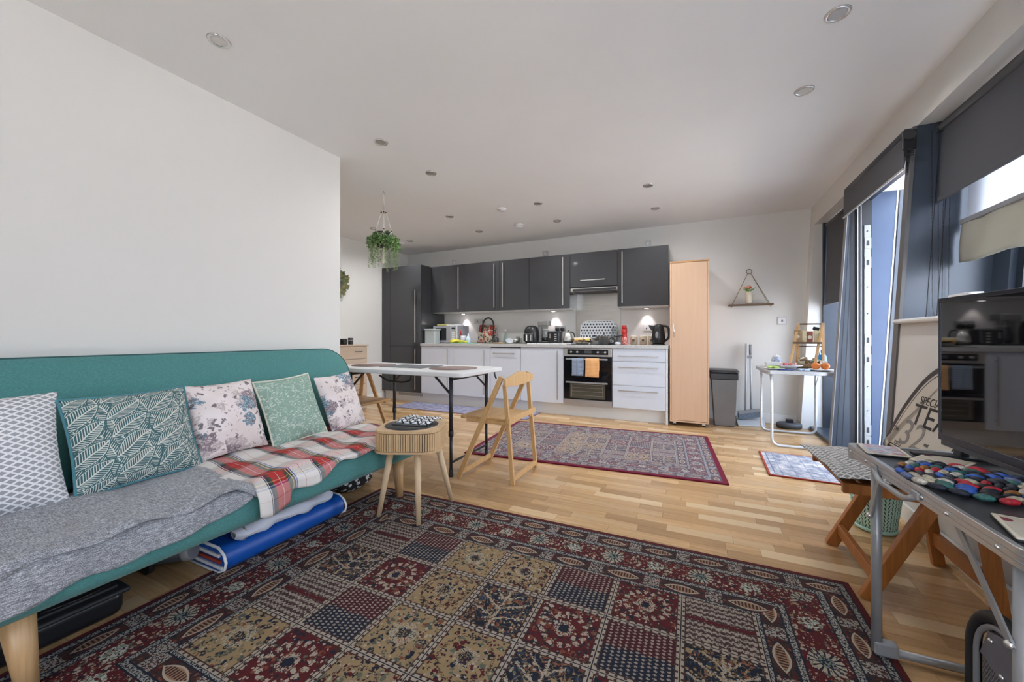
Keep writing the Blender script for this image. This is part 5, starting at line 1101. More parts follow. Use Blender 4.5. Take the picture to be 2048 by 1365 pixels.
# under the sofa
t = thing('folded_play_mat', 'royal blue folded mat with white edging pushed under the sofa', 'mat', (-1.9, 1.25, 0))
def fold(b, x0, x1, y0, y1, z, r): 
    pts = []
    return b.prism([(x0, z), (x1 - r, z)] + [(x1 - r + r * sin(a), z + r - r * cos(a)) for a in [pi * k / 8 for k in range(1, 8)]] + [(x1 - r, z + 2 * r), (x0, z + 2 * r)], -y1, -y0, Matrix(((1, 0, 0), (0, 0, -1), (0, 1, 0))), smooth=False)
obj('outer_fold', fold(B(), -2.35, -1.785, .955, 1.565, .003, .056), M_bluefab, t, .006)
for y in (.952, 1.568): obj('edging', B().tube([(-2.3, y, .008), (-1.83, y, .008), (-1.785, y, .03), (-1.775, y, .06), (-1.79, y, .09), (-1.83, y, .112), (-2.3, y, .112)], .006, 6), M_white, t)
for i, c in enumerate(((.62, .62, .6), (.3, .04, .02), (.62, .62, .6))): obj('inner_fold', B().bx(-2.3, -1.80 - .01 * i, .946, .956, .025 + .024 * i, .038 + .024 * i), plain('inner_fold', c, .6), t, .002)
t = thing('white_sheet_roll', 'rolled white cotton bundle lying on the blue folded mat', 'bundle', (-1.86, 1.25, .12))
def roll(u, v): a = 2 * pi * u; r = .033 * (1 + .12 * sin(3 * a + v * 17) + .1 * sin(v * 31)) * min(1, 6 * (1 - abs(2 * v - 1)) + .5); return (-1.812 + r * 1.15 * cos(a) + .008 * sin(v * 12), 1.0 + v * .50, .147 + r * .85 * sin(a))
obj('roll', B().grid(roll, 18, 40), M_whitefab, t); obj('tie', B().tube([(-1.812 + .042 * cos(a), 1.03, .147 + .031 * sin(a)) for a in [2 * pi * k / 14 for k in range(14)]], .005, 6, closed=True), M_grey, t)
t = thing('exercise_stepper', 'low black plastic exercise board with ridged pads under the near end of the sofa', 'exercise board', (-2.05, .6, 0))
obj('base', B().bx(-2.335, -1.865, .23, .67, .01, .10), M_black, t, .03, 3); obj('lip', B().bx(-2.345, -1.85, .22, .68, .088, .105), M_blackm, t, .01, 3)
for y0, y1 in ((.25, .445), (.46, .655)):
    p = obj('pad', B().bx(-2.295, -1.88, y0, y1, .104, .116), M_blackm, t, .006)
    for i in range(12): obj('ridge', B().tube([(-2.275 + i * .034, y0 + .015, .117), (-2.26 + i * .034, (y0 + y1) / 2, .118), (-2.275 + i * .034, y1 - .015, .117)], .0035, 5), M_black, p)
t = thing('vacuum_hose', 'grey ribbed vacuum tube lying under the middle of the sofa', 'vacuum tube', (-2.1, .85, 0))
obj('tube', B().tube([(-2.35, .72, .05), (-2.15, .80, .06), (-1.98, .90, .085)], [.028, .03, .034], 16), plain('hose_grey', (.05, .055, .06), .4), t); obj('collar', B().lathe((-1.97, .906, .087), [(.036, -.01), (.038, 0), (.038, .02), (.034, .025)], 16, Euler((0, radians(75), radians(30))).to_matrix()), M_grey, t); obj('rings', B().tube([(-2.22, .772, .056), (-2.215, .774, .056)], .034, 14), M_black, t)
t = thing('black_vacuum', 'rounded black vacuum cleaner body under the sofa, left of the blue mat', 'vacuum cleaner', (-2.2, .98, 0))
obj('body', B().sphere((-2.2, .885, .085), .085, 20, 12, (1.5, .75, .9)), M_black, t); obj('wheel', B().cyl((-2.1, .83, .05), (-2.1, .81, .05), .045, n=24), M_blackm, t); obj('handle', B().tube([(-2.12, .87, .13), (-2.06, .87, .17), (-2.14, .90, .18)], .012, 8), M_grey, t)
t = thing('patterned_bag', 'black and white floral fabric bag on the floor behind the far sofa leg', 'bag', (-2.08, 1.9, 0))
def bag(u, v): a = 2 * pi * u; r = (.16 + .01 * sin(5 * a)) * (sin(pi * (.08 + .9 * v))) ** .4; return (-2.10 + r * .8 * cos(a), 1.88 + r * 1.1 * sin(a), .004 + .13 * v + .008 * sin(a * 4))
gp = G('black_white_daisy', .9); _, _, _, v_ = gp.coord(); d_, _ = gp.vor(v_, 26, .8); d2_, _ = gp.vor(v_, 70, 1.); gp.col(gp.mix(d_.lt(.42) * d2_.gt(.38), (.012, .012, .014), (.6, .6, .6)))
obj('body', B().grid(bag, 24, 12), gp.mat, t); obj('handle', B().tube([(-2.0, 1.8, .12), (-1.96, 1.84, .15), (-1.98, 1.94, .13)], .008, 8), M_black, t)

# ---------------------------------------------------------------- tambour side table
t = thing('side_table', 'small oak side table with a slatted tambour front and splayed legs', 'side table', (-1.47, 1.77, 0))
ang = radians(24); R3 = Matrix.Rotation(ang, 3, 'Z'); CX, CY = -1.475, 1.765
def loc2(x, y, z): v = R3 @ Vector((x, y, 0)); return (CX + v.x, CY + v.y, z)
TT, TB = .502, .392; SW, SD, SR = .355, .32, .09
outline = rrect(SW, SD, SR, 8)
obj('bottom_board', B().prism(rrect(SW + .012, SD + .012, SR + .004, 8), TB - .012, TB, R3, (CX, CY, 0)), M_tableoak, t, .002); obj('top_board', B().prism(outline, TT - .014, TT, R3, (CX, CY, 0)), M_tableoak, t, .002)
obj('side_shell', B().prism(rrect(SW - .012, SD - .012, SR - .004, 8), TB, TT - .014, R3, (CX, CY, 0)), plain('tambour_backing', (.07, .04, .02), .7), t)
side_len = 0
g = G('terrazzo_black', .45, 0, (.03, .03, .03)); _, _, _, v = g.coord(); dd, _ = g.vor(v, 130, 1.); M_terr = g.col(g.mix(dd.lt(.2), (.03, .03, .032), (.2, .17, .09))).mat
obj('inset_top', B().lathe(loc2(0, 0, TT), [(.15, 0), (.15, .0035), (.0001, .0035)], 48), M_terr, t); obj('inset_ring', B().lathe(loc2(0, 0, TT), [(.153, 0), (.153, .003), (.15, .003)], 48), M_legoak, t)
# slats round the front half of the outline
pts = [Vector((x, y, 0)) for x, y in rrect(SW - .004, SD - .004, SR - .001, 14)]; per = [0]
for i in range(len(pts)): per.append(per[-1] + (pts[(i + 1) % len(pts)] - pts[i]).length)
def at_len(s):
    s %= per[-1]
    for i in range(len(pts)):
        if per[i] <= s <= per[i + 1]: k = (s - per[i]) / max(1e-6, per[i + 1] - per[i]); p = pts[i].lerp(pts[(i + 1) % len(pts)], k); d = (pts[(i + 1) % len(pts)] - pts[i]).normalized(); return p, d
    return pts[0], Vector((1, 0, 0))
s = per[-1] * .5 - .0; n_sl = 0; s_end = s + .40
while s < s_end:
    p, d = at_len(s); a_ = atan2(d.y, d.x); c_ = loc2(p.x, p.y, (TB + TT - .014) / 2)
    obj('slat', B().box(c_, (.0092, .010, TT - TB - .018), Matrix.Rotation(a_ + ang, 3, 'Z')), M_tableoak, t); s += .0128
q0 = s_end; sidep = B()
while q0 < per[-1] * 1.5 - .004:
    p, d = at_len(q0); a_ = atan2(d.y, d.x); sidep.box(loc2(p.x, p.y, (TB + TT - .014) / 2), (.0145, .009, TT - TB - .015), Matrix.Rotation(a_ + ang, 3, 'Z')); q0 += .0128
obj('side_panel', sidep, M_tableoak, t, kind='stuff')
for (fx, fy), (tx, ty) in (((-1.597, 1.632), (-1.56, 1.69)), ((-1.330, 1.645), (-1.375, 1.69)), ((-1.345, 1.975), (-1.40, 1.90)), ((-1.60, 1.97), (-1.56, 1.90))):
    if (fx, fy) == (-1.60, 1.97): continue
    obj('leg', B().tube([(fx, fy, .0105), (tx, ty, TB - .012)], [.0125, .02], 18), M_legoak, t)
t = thing('patterned_pouch', 'black and white geometric fabric pouch on the side table', 'pouch', (-1.46, 1.81, TT + .004))
def pouch(u, v):
    x = -.11 + .22 * u; y = -.075 + .15 * v; z = .010 + .012 * abs(sin(u * 9)) * (.3 + v) + .014 * sin(pi * v); return (x, y, z)
ppo = obj('fabric', B().grid(pouch, 30, 14, .25, .17), M_aztec, t, local=True, solid=.006); obj('tray', B().box((-.02, -.04, .005), (.2, .11, .008), (0, 0, .1)), M_dgrey, t, .002, local=True); t.rotation_euler = (0, 0, radians(5))

# ---------------------------------------------------------------- white folding table
t = thing('folding_table', 'white plastic folding table with dark metal legs', 'table', (-2.16, 2.6, 0))
X0, X1, Y0, Y1, TZ2 = -2.86, -1.465, 2.27, 2.92, .757
M_tabletop = plain('white_hdpe', (.66, .66, .66), .45, 0, .02, 60)
obj('top', B().prism(rrect(X1 - X0, Y1 - Y0, .05, 6, (X0 + X1) / 2, (Y0 + Y1) / 2), TZ2 - .034, TZ2), M_tabletop, t, .008, 3); obj('centre_fold', B().bx(-2.166, -2.162, Y0 + .01, Y1 - .01, TZ2 - .001, TZ2 + .0006), M_grey, t)
M_tleg = plain('hammered_grey_metal', (.035, .037, .042), .4, .4, .1, 80)
for x, s_ in ((-1.60, -1), (-2.60, 1)):
    for y in (2.34, 2.86):
        lg = obj('leg', B().tube([(x, y, .30), (x, y, TZ2 - .034)], .0145, 14), M_tleg, t); obj('lower_leg', B().tube([(x, y, .012), (x, y, .33)], .0115, 14), M_black, lg); obj('foot', B().lathe((x, y, 0), [(.014, 0), (.016, .005), (.015, .05), (.012, .055)], 14), M_blackm, lg); obj('collar', B().cyl((x, y, .29), (x, y, .335), .018), M_blackm, lg)
        for k in (0, .012): obj('brace', B().bar((x, y + k, .585), (x + s_ * .15, y + k, TZ2 - .036), .008, .008), M_tleg, t)
    obj('crossbar', B().tube([(x, 2.34, .10), (x, 2.86, .10)], .008, 10), M_tleg, t); obj('crossbar', B().tube([(x, 2.34, .70), (x, 2.86, .70)], .009, 10), M_tleg, t)
obj('lock_arm', B().tube(fillet([(-1.98, 2.36, TZ2 - .036), (-1.98, 2.36, .675), (-2.05, 2.36, .655), (-2.22, 2.36, .66), (-2.30, 2.36, .70)], .03), .008, 8), M_black, t); obj('hook', B().tube(fillet([(-1.50, 2.82, TZ2 - .034), (-1.50, 2.82, .70), (-1.485, 2.82, .665)], .01), .007, 8), M_black, t)
obj('latch', B().bx(-2.75, -2.68, 2.264, 2.272, .728, .745), M_grey, t)
M_placemat = plain('mauve_placemat', (.22, .145, .13), .7, 0, .25, 60)
for x, l in ((-1.755, 'round mauve-brown placemat at the right end of the folding table'), (-2.60, 'round mauve-brown placemat at the left end of the folding table')):
    tag(obj('round_placemat', B().lathe((x, 2.60, TZ2 + .0006), [(.19, 0), (.19, .003), (.0001, .003)], 48), M_placemat), l, 'placemat', 'round placemats')
tag(obj('grey_placemat', B().prism(rrect(.44, .31, .01), TZ2 + .0006, TZ2 + .0032, c=(-2.19, 2.62, 0)), plain('slate_placemat', (.10, .105, .115), .6, 0, .2, 60)), 'rectangular dark grey placemat between the two round ones', 'placemat')

# ---------------------------------------------------------------- folding wooden chairs
def folding_chair(label, mat, seatmat, loc, rz, sx=1., thick=1., group=None, hw=.21):
    """local x points to the front; rear posts stand at x = 0, the long frame's feet at x = .42"""
    t = thing('folding_chair', label, 'chair', loc, group, rz); w, h = .022 * thick, .034 * thick; F = .42 * sx; TX = .075 * sx; ZT = .715
    for y in (-hw, hw): obj('long_leg', B().bar((F, y, 0), (TX, y, ZT + .02), w, h, up=(1, 0, 0)), mat, t, .003, local=True)
    yi = hw - .026 * thick
    for y in (-yi, yi): obj('rear_post', B().bar((0, y, 0), (TX - .012, y, ZT - .035), w, h * .85, up=(1, 0, 0)), mat, t, .003, local=True)
    obj('front_stretcher', B().bar((F - .045 * sx, -hw, .085), (F - .045 * sx, hw, .085), .018 * thick, .03 * thick), mat, t, .002, local=True) if thick > 1 else obj('front_stretcher', B().bar((F - .012, -hw, .035), (F - .012, hw, .035), .018, .034), mat, t, .002, local=True)
    obj('rear_stretcher', B().bar((.002, -yi, .04 if thick <= 1 else .12), (.002, yi, .04 if thick <= 1 else .12), .018 * thick, .034 * thick), mat, t, .002, local=True)
    # shaped top rail
    P = []; nseg = 16
    for i in range(nseg + 1): y = -hw - .012 + (2 * hw + .024) * i / nseg; P.append((y, ZT + .018 - .012 * cos(2 * pi * i / nseg) * 1 + .012 * (1 - abs(2 * i / nseg - 1))))
    for i in range(nseg + 1): y = hw + .012 - (2 * hw + .024) * i / nseg; P.append((y, ZT - .045 + .018 * sin(pi * i / nseg) * 0 - .012 * sin(pi * i / nseg)))
    obj('back_rail', B().prism(P, -.011, .011, Matrix(((0, 0, 1), (1, 0, 0), (0, 1, 0))), (TX - .028, 0, 0)), mat, t, .004, local=True)
    zs = .44
    obj('seat', B().prism(rrect(F - .075, 2 * yi - .03, .02, 4, (F + .06) / 2, 0), zs - .018, zs), seatmat, t, .004, local=True)
    obj('seat_front_board', B().prism(rrect(.05, 2 * hw - .06, .012, 3, F - .018, 0), zs - .022, zs + .001), seatmat, t, .006, local=True)
    for y in (-yi + .022, yi - .022): obj('seat_rail', B().bar((.03, y, zs - .032), (F - .04, y, zs - .028), .018, .026), mat, t, .002, local=True)
    obj('seat_crossbar', B().bar((.022, -hw - .004, zs + .0), (.022, hw + .004, zs + .0), .022, .04), mat, t, .003, local=True)
    return t
folding_chair('light pine folding chair drawn up at the right of the white table', M_pine, M_pineseat, (-1.125, 2.585, 0), pi, hw=.23)
folding_chair('light pine folding chair tucked under the left end of the white table', M_pine, M_pineseat, (-2.985, 2.59, 0), 0, hw=.21)
t = thing('folding_stool', 'orange-stained wooden folding stool by the low window wall, padded seat', 'stool', (.955, 2.15, 0), None, pi)
for y in (-.215, .215):
    obj('front_leg', B().bar((.37, y, 0), (.165, y, .425), .03, .046, up=(1, 0, 0)), M_orange, t, .003, local=True)
    rl = obj('rear_leg', B().bar((-.005, y * .93, 0), (.05, y * .93, .42), .028, .042, up=(1, 0, 0)), M_orange, t, .003, local=True)
    obj('slot', B().box((.012 + .022, y * .93 - .0145, .20), (.010, .004, .09)), M_darkwood, t, local=True)
    obj('seat_side', B().bar((.02, y, .418), (.44, y, .418), .026, .04), M_orange, t, .003, local=True)
obj('front_stretcher', B().bar((.335, -.215, .085), (.335, .215, .085), .022, .05), M_orange, t, .003, local=True); obj('rear_stretcher', B().bar((.008, -.2, .12), (.008, .2, .12), .022, .06), M_orange, t, .003, local=True)
for k in range(6): obj('seat_slat', B().box((.105 + k * .062, 0, .432), (.052, .43, .014)), M_orange, t, .002, local=True)
t = thing('seat_pad', 'grey and white lattice seat pad on the orange wooden stool', 'seat pad', (.715, 2.15, .441), None, 0)
def pad(sgn):
    def fn(u, v):
        p, q = u * 2 - 1, v * 2 - 1; th = .032 * (max(0, 1 - abs(p) ** 3)) ** .5 * (max(0, 1 - abs(q) ** 3)) ** .5
        return (p * .235 * (1 - .04 * (1 - q * q) * abs(p) ** 2) - .012 * q, q * .255 * (1 - .04 * (1 - p * p) * abs(q)), .022 + th * .7 * (1 if sgn > 0 else -.5) + (.004 * sin(9 * p + 5 * q) if sgn > 0 else 0))
    return fn
obj('top_cover', B().grid(pad(1), 26, 26, .42, .5), M_lattice2, t, local=True); obj('under_cover', B().grid(pad(-1), 26, 26, .4, .4), fabric('grey_backing', (.13, .13, .135)), t, local=True)
# ---------------------------------------------------------------- blinds
def chain(b, x, y, z0, z1, sag=.03, dx=.0):
    zz = z1
    n = int((z1 - z0) / .0085)
    for k in range(n):
        f = k / max(1, n - 1); z = z1 - f * (z1 - z0); off = .012 * min(1, f * 2) + sag * 0
        for sg in (-1, 1):
            o = sg * .013 * (1 - max(0, (f - .93) / .07) ** 2 * .9); xx = x + dx * f + o; q = .0032
            b.add([(xx + q, y, z), (xx, y + q, z), (xx - q, y, z), (xx, y - q, z), (xx, y, z + q), (xx, y, z - q)], [(0, 1, 4), (1, 2, 4), (2, 3, 4), (3, 0, 4), (1, 0, 5), (2, 1, 5), (3, 2, 5), (0, 3, 5)])
    return b
t = thing('window_blind', 'large charcoal roller blind half lowered over the long window', 'blind', (1.24, 1.5, 2.0))
obj('fabric', B().prism([(1.262, 2.19), (1.264, 2.19), (1.243, 1.80), (1.241, 1.80)], .45, -3.045, Matrix(((1, 0, 0), (0, 0, -1), (0, 1, 0)))), M_blind, t)
obj('roller', B().cyl((1.262, -.40, 2.205), (1.262, 3.04, 2.205), .022), M_blind, t); obj('bottom_bar', B().bx(1.236, 1.248, -.42, 3.04, 1.775, 1.802), M_blind, t, .003); obj('bracket', B().bx(1.235, 1.285, 3.04, 3.049, 2.175, 2.234), M_blackm, t, .004)
obj('pull_chain', chain(B(), 1.225, 3.03, 1.12, 2.18), M_black, t, kind='stuff')
t = thing('roman_blind', 'translucent white roman blind hanging outside the charcoal one', 'blind', (1.34, 2.6, 1.6))
def rb(z0, z1, th):
    def fn(u, v): y = 3.02 - u * 1.6; z = z0 + (z1 - z0) * v; return (1.318 + .055 * (z - 1.4) + th + .006 * sin(y * 26 + v * 3) * (1 - v * .5), y, z + .006 * sin(y * 17) * (1 - v))
    return fn
gv = G('white_voile', .9, 0, (.66, .68, .72)); tr = gv.n('ShaderNodeBsdfTranslucent'); tr.inputs[0].default_value = (.7, .72, .78, 1); mx = gv.n('ShaderNodeMixShader'); mx.inputs[0].default_value = .45
out = [n for n in gv.nt.nodes if n.type == 'OUTPUT_MATERIAL'][0]; gv.nt.links.new(gv.p.outputs[0], mx.inputs[1]); gv.nt.links.new(tr.outputs[0], mx.inputs[2]); gv.nt.links.new(mx.outputs[0], out.inputs[0])
ge = G('ecru_linen', .9, 0, (.42, .40, .34)); tr = ge.n('ShaderNodeBsdfTranslucent'); tr.inputs[0].default_value = (.4, .38, .3, 1); mx = ge.n('ShaderNodeMixShader'); mx.inputs[0].default_value = .25
out = [n for n in ge.nt.nodes if n.type == 'OUTPUT_MATERIAL'][0]; ge.nt.links.new(ge.p.outputs[0], mx.inputs[1]); ge.nt.links.new(tr.outputs[0], mx.inputs[2]); ge.nt.links.new(mx.outputs[0], out.inputs[0])
obj('upper_cloth', B().grid(rb(1.60, 2.15, .018), 60, 16), gv.mat, t); obj('lower_fold', B().grid(rb(1.415, 1.655, .0), 60, 10), ge.mat, t, solid=.004); obj('fold_rod', B().bx(1.322, 1.34, 1.42, 3.03, 1.632, 1.658), M_grey, t, .003)
obj('head_rail', B().bx(1.36, 1.40, 1.42, 3.03, 2.14, 2.17), M_white, t); obj('lift_chain', chain(B(), 1.275, 3.03, 1.16, 2.18, dx=-.01), M_black, t, kind='stuff')
t = thing('door_blind', 'charcoal roller blind rolled up above the open terrace door', 'blind', (1.12, 3.6, 2.1))
obj('fabric', B().prism([(1.095, 1.998), (1.098, 1.998), (1.128, 2.225), (1.10, 2.225)], -4.085, -3.045, Matrix(((1, 0, 0), (0, 0, -1), (0, 1, 0)))), M_blind, t); obj('roller', B().cyl((1.118, 3.06, 2.2), (1.118, 4.06, 2.2), .026), M_blind, t)
obj('bottom_bar', B().bx(1.091, 1.10, 3.045, 4.085, 1.988, 2.0), M_alu, t, .002); br = obj('bracket', B().bx(1.085, 1.15, 3.032, 3.047, 2.10, 2.215), M_black, t, .012)
for k in range(3): obj('bracket_slot', B().bx(1.09, 1.135, 3.028, 3.032, 2.085 - k * .012, 2.091 - k * .012), M_black, br)
obj('chain_wheel', B().cyl((1.115, 3.03, 2.18), (1.115, 3.018, 2.18), .028, n=20), M_blackm, t); obj('pull_chain', chain(B(), 1.135, 3.075, 1.75, 2.12), M_black, t, kind='stuff')
t = thing('far_window_blind', 'charcoal roller blind covering the upper far window', 'blind', (1.24, 4.75, 1.8))
obj('fabric', B().prism([(1.262, 2.19), (1.264, 2.19), (1.240, 1.37), (1.238, 1.37)], -5.2, -4.25, Matrix(((1, 0, 0), (0, 0, -1), (0, 1, 0)))), M_blind, t); obj('roller', B().cyl((1.262, 4.26, 2.205), (1.262, 5.2, 2.205), .022), M_blind, t); obj('bottom_bar', B().bx(1.233, 1.245, 4.25, 5.2, 1.35, 1.372), M_blind, t, .003)
t = thing('trinket_tin', 'small white and silver tin on the window board behind the television', 'tin', (1.16, 2.61, 1.111)); obj('tin', B().prism(rrect(.05, .17, .012), 0, .09), plain('silver_white_tin', (.6, .6, .58), .3, .5, .6, 40), t, .004, local=True); obj('lid', B().prism(rrect(.054, .174, .012), .09, .104), M_white, t, .003, local=True)

# ---------------------------------------------------------------- near folding table with television
t = thing('metal_table', 'grey-topped aluminium folding table holding the television', 'table', (.73, 1.3, 0), rz=0)
A = radians(2.5); R3 = Matrix.Rotation(A, 3, 'Z'); O3 = Vector((.455, 1.655, 0)); TW, TL, T3 = .50, .735, .652
def lt(x, y, z): v = R3 @ Vector((x, -y, 0)); return (O3.x + v.x, O3.y + v.y, z)   # x across to the window, y towards the camera
def ltb(b, x0, x1, y0, y1, z0, z1): return b.prism([(x0, -y1), (x1, -y1), (x1, -y0), (x0, -y0)], z0, z1, R3, O3)
M_ttop = plain('dark_grey_laminate', (.055, .058, .065), .33, 0, .05, 60)
Pt = [(x, -y) for x, y in rrect(TW - .024, TL - .024, .035, 6, TW / 2, TL / 2)][::-1]; obj('top', B().prism(Pt, T3 - .02, T3 - .003, R3, O3), M_ttop, t)
def ring_frame(b, w, l, th, z0, z1, r):
    o_ = [(x, -y) for x, y in rrect(w, l, r, 6, TW / 2, TL / 2)][::-1]; i_ = [(x, -y) for x, y in rrect(w - 2 * th, l - 2 * th, max(.01, r - th), 6, TW / 2, TL / 2)][::-1]; n = len(o_); o0 = len(b.v)
    for P, z in ((o_, z0), (o_, z1), (i_, z1), (i_, z0)): b.v += [O3 + R3 @ Vector((x, y, z)) for x, y in P]
    for a_, c_ in ((0, 1), (1, 2), (2, 3), (3, 0)):
        for k in range(n): j = (k + 1) % n; b.f.append((o0 + a_ * n + k, o0 + a_ * n + j, o0 + c_ * n + j, o0 + c_ * n + k)); b.sm.append(a_ in (0,))
    return b
rm = obj('rim', ring_frame(B(), TW, TL, .012, T3 - .036, T3, .04), M_alu, t, .0015)
for z in (.012, .024): obj('groove', ring_frame(B(), TW + .0015, TL + .0015, .001, T3 - .036 + z - .0008, T3 - .036 + z + .0008, .04), M_greytube, rm)
for y in (.03, .14, .43, .52, .66): obj('rivet', B().sphere(lt(-.001, y, T3 - .02), .004, 8, 6), M_chrome, rm)
obj('corner_cap', B().prism([(x, -y) for x, y in rrect(.05, .05, .02, 4, .022, .022)][::-1], T3 - .045, T3 + .001, R3, O3), plain('grey_corner', (.36, .37, .38), .45), t, .003)
hp = fillet([lt(-.003, .20, T3 - .026), lt(-.008, .235, T3 - .046), lt(-.008, .375, T3 - .046), lt(-.003, .41, T3 - .026)], .03)
obj('carry_handle', B().tube(hp, .0075, 10), M_greytube, t)
for y in (.20, .41): obj('handle_mount', B().box(lt(-.004, y, T3 - .022), (.008, .03, .018), R3), M_greytube, t, .003)
for y, nm in ((.055, 'a'), (.62, 'b')):
    xL, xR = .055, TW - .05
    lg = obj('leg', B().tube([lt(xL, y, .015), lt(xL, y, T3 - .036)], .0135, 16), M_greytube, t); obj('leg', B().tube([lt(xR, y, .015), lt(xR, y, T3 - .036)], .0135, 16), M_greytube, t)
    obj('foot_bar', B().tube([lt(xL, y, .022), lt(xR, y, .022)], .012, 14), M_greytube, t)
    for x in (xL, xR): obj('foot_joint', B().box(lt(x + (.02 if x == xL else -.02), y, .03), (.06, .032, .045), R3), M_greytube, t, .008)
    s_ = 1 if y < .3 else -1
    obj('brace', B().bar(lt(xL - .016, y + s_ * 0, .44), lt(xL - .016, y + s_ * (.075 if y < .3 else .17), T3 - .036), .004, .016), M_greytube, t); obj('pivot', B().sphere(lt(xL - .018, y, .44), .008, 10, 6), M_chrome, t)
    obj('brace', B().bar(lt(xR + .016, y, .44), lt(xR + .016, y + s_ * .1, T3 - .036), .004, .016), M_greytube, t)
TZ3 = T3 + .0008
gph = G('photo_coaster_print', .25); x, y, z, v = gph.coord(); n = gph.noise(v, 22, 3); gph.col(gph.ramp(n, [(.3, (.10, .12, .16)), (.45, (.46, .46, .44)), (.55, (.52, .20, .20)), (.62, (.55, .56, .58)), (.75, (.12, .16, .08))]))
gfl = G('flower_coaster_print', .25); x, y, z, v = gfl.coord(); d1_, c1_ = gfl.vor(v, 36, 1.); r1_, _, _ = gfl.sep(c1_); gfl.col(gfl.mix(d1_.lt(.38) * r1_.gt(.4), (.62, .56, .46), gfl.ramp(r1_, [(0, (.12, .15, .06)), (.55, (.25, .05, .07)), (.8, (.22, .20, .35))], 'CONSTANT')))
def coaster(name, label, c, s1, s2, rot, pm):
    t = thing(name, label, 'coaster', (c[0], c[1], TZ3), None, rot); obj('cork_base', B().prism(rrect(s1, s2, .003), 0, .003), M_black, t, local=True); obj('board', B().prism(rrect(s1, s2, .003), .003, .006), M_cream, t, .0006, local=True); obj('print', B().prism(rrect(s1 - .014, s2 - .014, .002), .006, .0066), pm, t, local=True)
coaster('photo_coaster', 'square placemat with a colourful photo print at the far left corner of the metal table', (.517, 1.572), .10, .12, radians(-5), gph.mat)
coaster('leafy_coaster', 'square coaster with brown leaf print between the television and the bead trivet', (.62, 1.50), .10, .12, radians(-38), gfl.mat)
coaster('rose_coaster', 'square coaster with pink and purple flowers at the near edge of the metal table', (.56, 1.03), .10, .12, radians(-12), gfl.mat)
t = thing('bead_trivet', 'round trivet of coloured fabric-wrapped beads on the metal table', 'trivet', (.60, 1.315, TZ3))
rc = random.Random(9); cols = [(.012, .016, .03), (.03, .10, .42), (.42, .015, .03), (.45, .40, .30), (.015, .015, .017), (.10, .14, .26), (.03, .13, .12), (.30, .12, .02), (.5, .47, .42), (.012, .016, .03)]
bm_ = [plain('bead_cloth', c, .55, 0, .5, 120) for c in cols]
for k, R_ in enumerate((.128, .110, .092, .074, .056, .038, .018)):
    n_ = max(4, int(2 * pi * R_ / .034)); meshes = {}
    for i in range(n_):
        a = 2 * pi * i / n_ + k * .4; L_ = pi * R_ / n_ * .96
        b = B().sphere((0, 0, 0), 1, 10, 6, (L_ * 1.05, .0092, .0075)); o = obj('bead', b, rc.choice(bm_), t, local=True); o.location = (R_ * cos(a), R_ * sin(a) * 1.05, .0078); o.rotation_euler = (0, 0, a + pi / 2 + .15)
# television
t = thing('television', 'black flat-screen television on the metal table reflecting the kitchen', 'television', (.74, 1.28, T3))
dv = Vector((.075, -.997, 0)).normalized(); nv_ = Vector((-dv.y, dv.x, 0)) * -1     # nv_ points into the room (-x)
if nv_.x > 0: nv_ = -nv_
MT = Matrix(((dv.x, -nv_.x, 0), (dv.y, -nv_.y, 0), (0, 0, 1))); OT = Vector((.667, 1.635, 0))
def tvb(b, u0, u1, w0, w1, z0, z1): return b.prism([(u0, w0), (u1, w0), (u1, w1), (u0, w1)], z0, z1, MT, OT)   # w grows away from the room
TVW, Z0, Z1 = .735, .694, 1.123
obj('casing', tvb(B(), 0, TVW, .004, .035, Z0, Z1), M_black, t, .004); fr = B(); tvb(fr, 0, TVW, 0, .006, Z1 - .012, Z1); tvb(fr, 0, TVW, 0, .006, Z0, Z0 + .022); tvb(fr, 0, .012, 0, .006, Z0 + .022, Z1 - .012); tvb(fr, TVW - .012, TVW, 0, .006, Z0 + .022, Z1 - .012)
obj('bezel', fr, plain('dark_bezel', (.03, .035, .05), .25, .3), t, .0015); obj('screen', tvb(B(), .012, TVW - .012, .0015, .005, Z0 + .022, Z1 - .012), M_screen, t)
obj('back_cover', tvb(B(), .15, .58, .035, .06, Z0 + .02, Z0 + .27), M_blackm, t, .01); obj('speaker_bar', tvb(B(), .01, TVW - .01, .001, .02, Z0 - .014, Z0), M_dgrey, t, .002)
for u in (.06, .60): obj('stand_foot', B().bar(OT + MT @ Vector((u, -.09, T3 + .006)), OT + MT @ Vector((u + .02, .11, T3 + .006)), .03, .010), M_black, t, .003); obj('stand_neck', B().bar(OT + MT @ Vector((u + .01, .015, T3 + .008)), OT + MT @ Vector((u + .01, .018, Z0 + .01)), .03, .02), M_black, t, .002)

# ---------------------------------------------------------------- the tea sign leaning on the low wall behind the table
t = thing('tea_sign', 'cream tea advertising board with a dark curved edge leaning behind the television', 'sign', (.93, 2.3, .45))
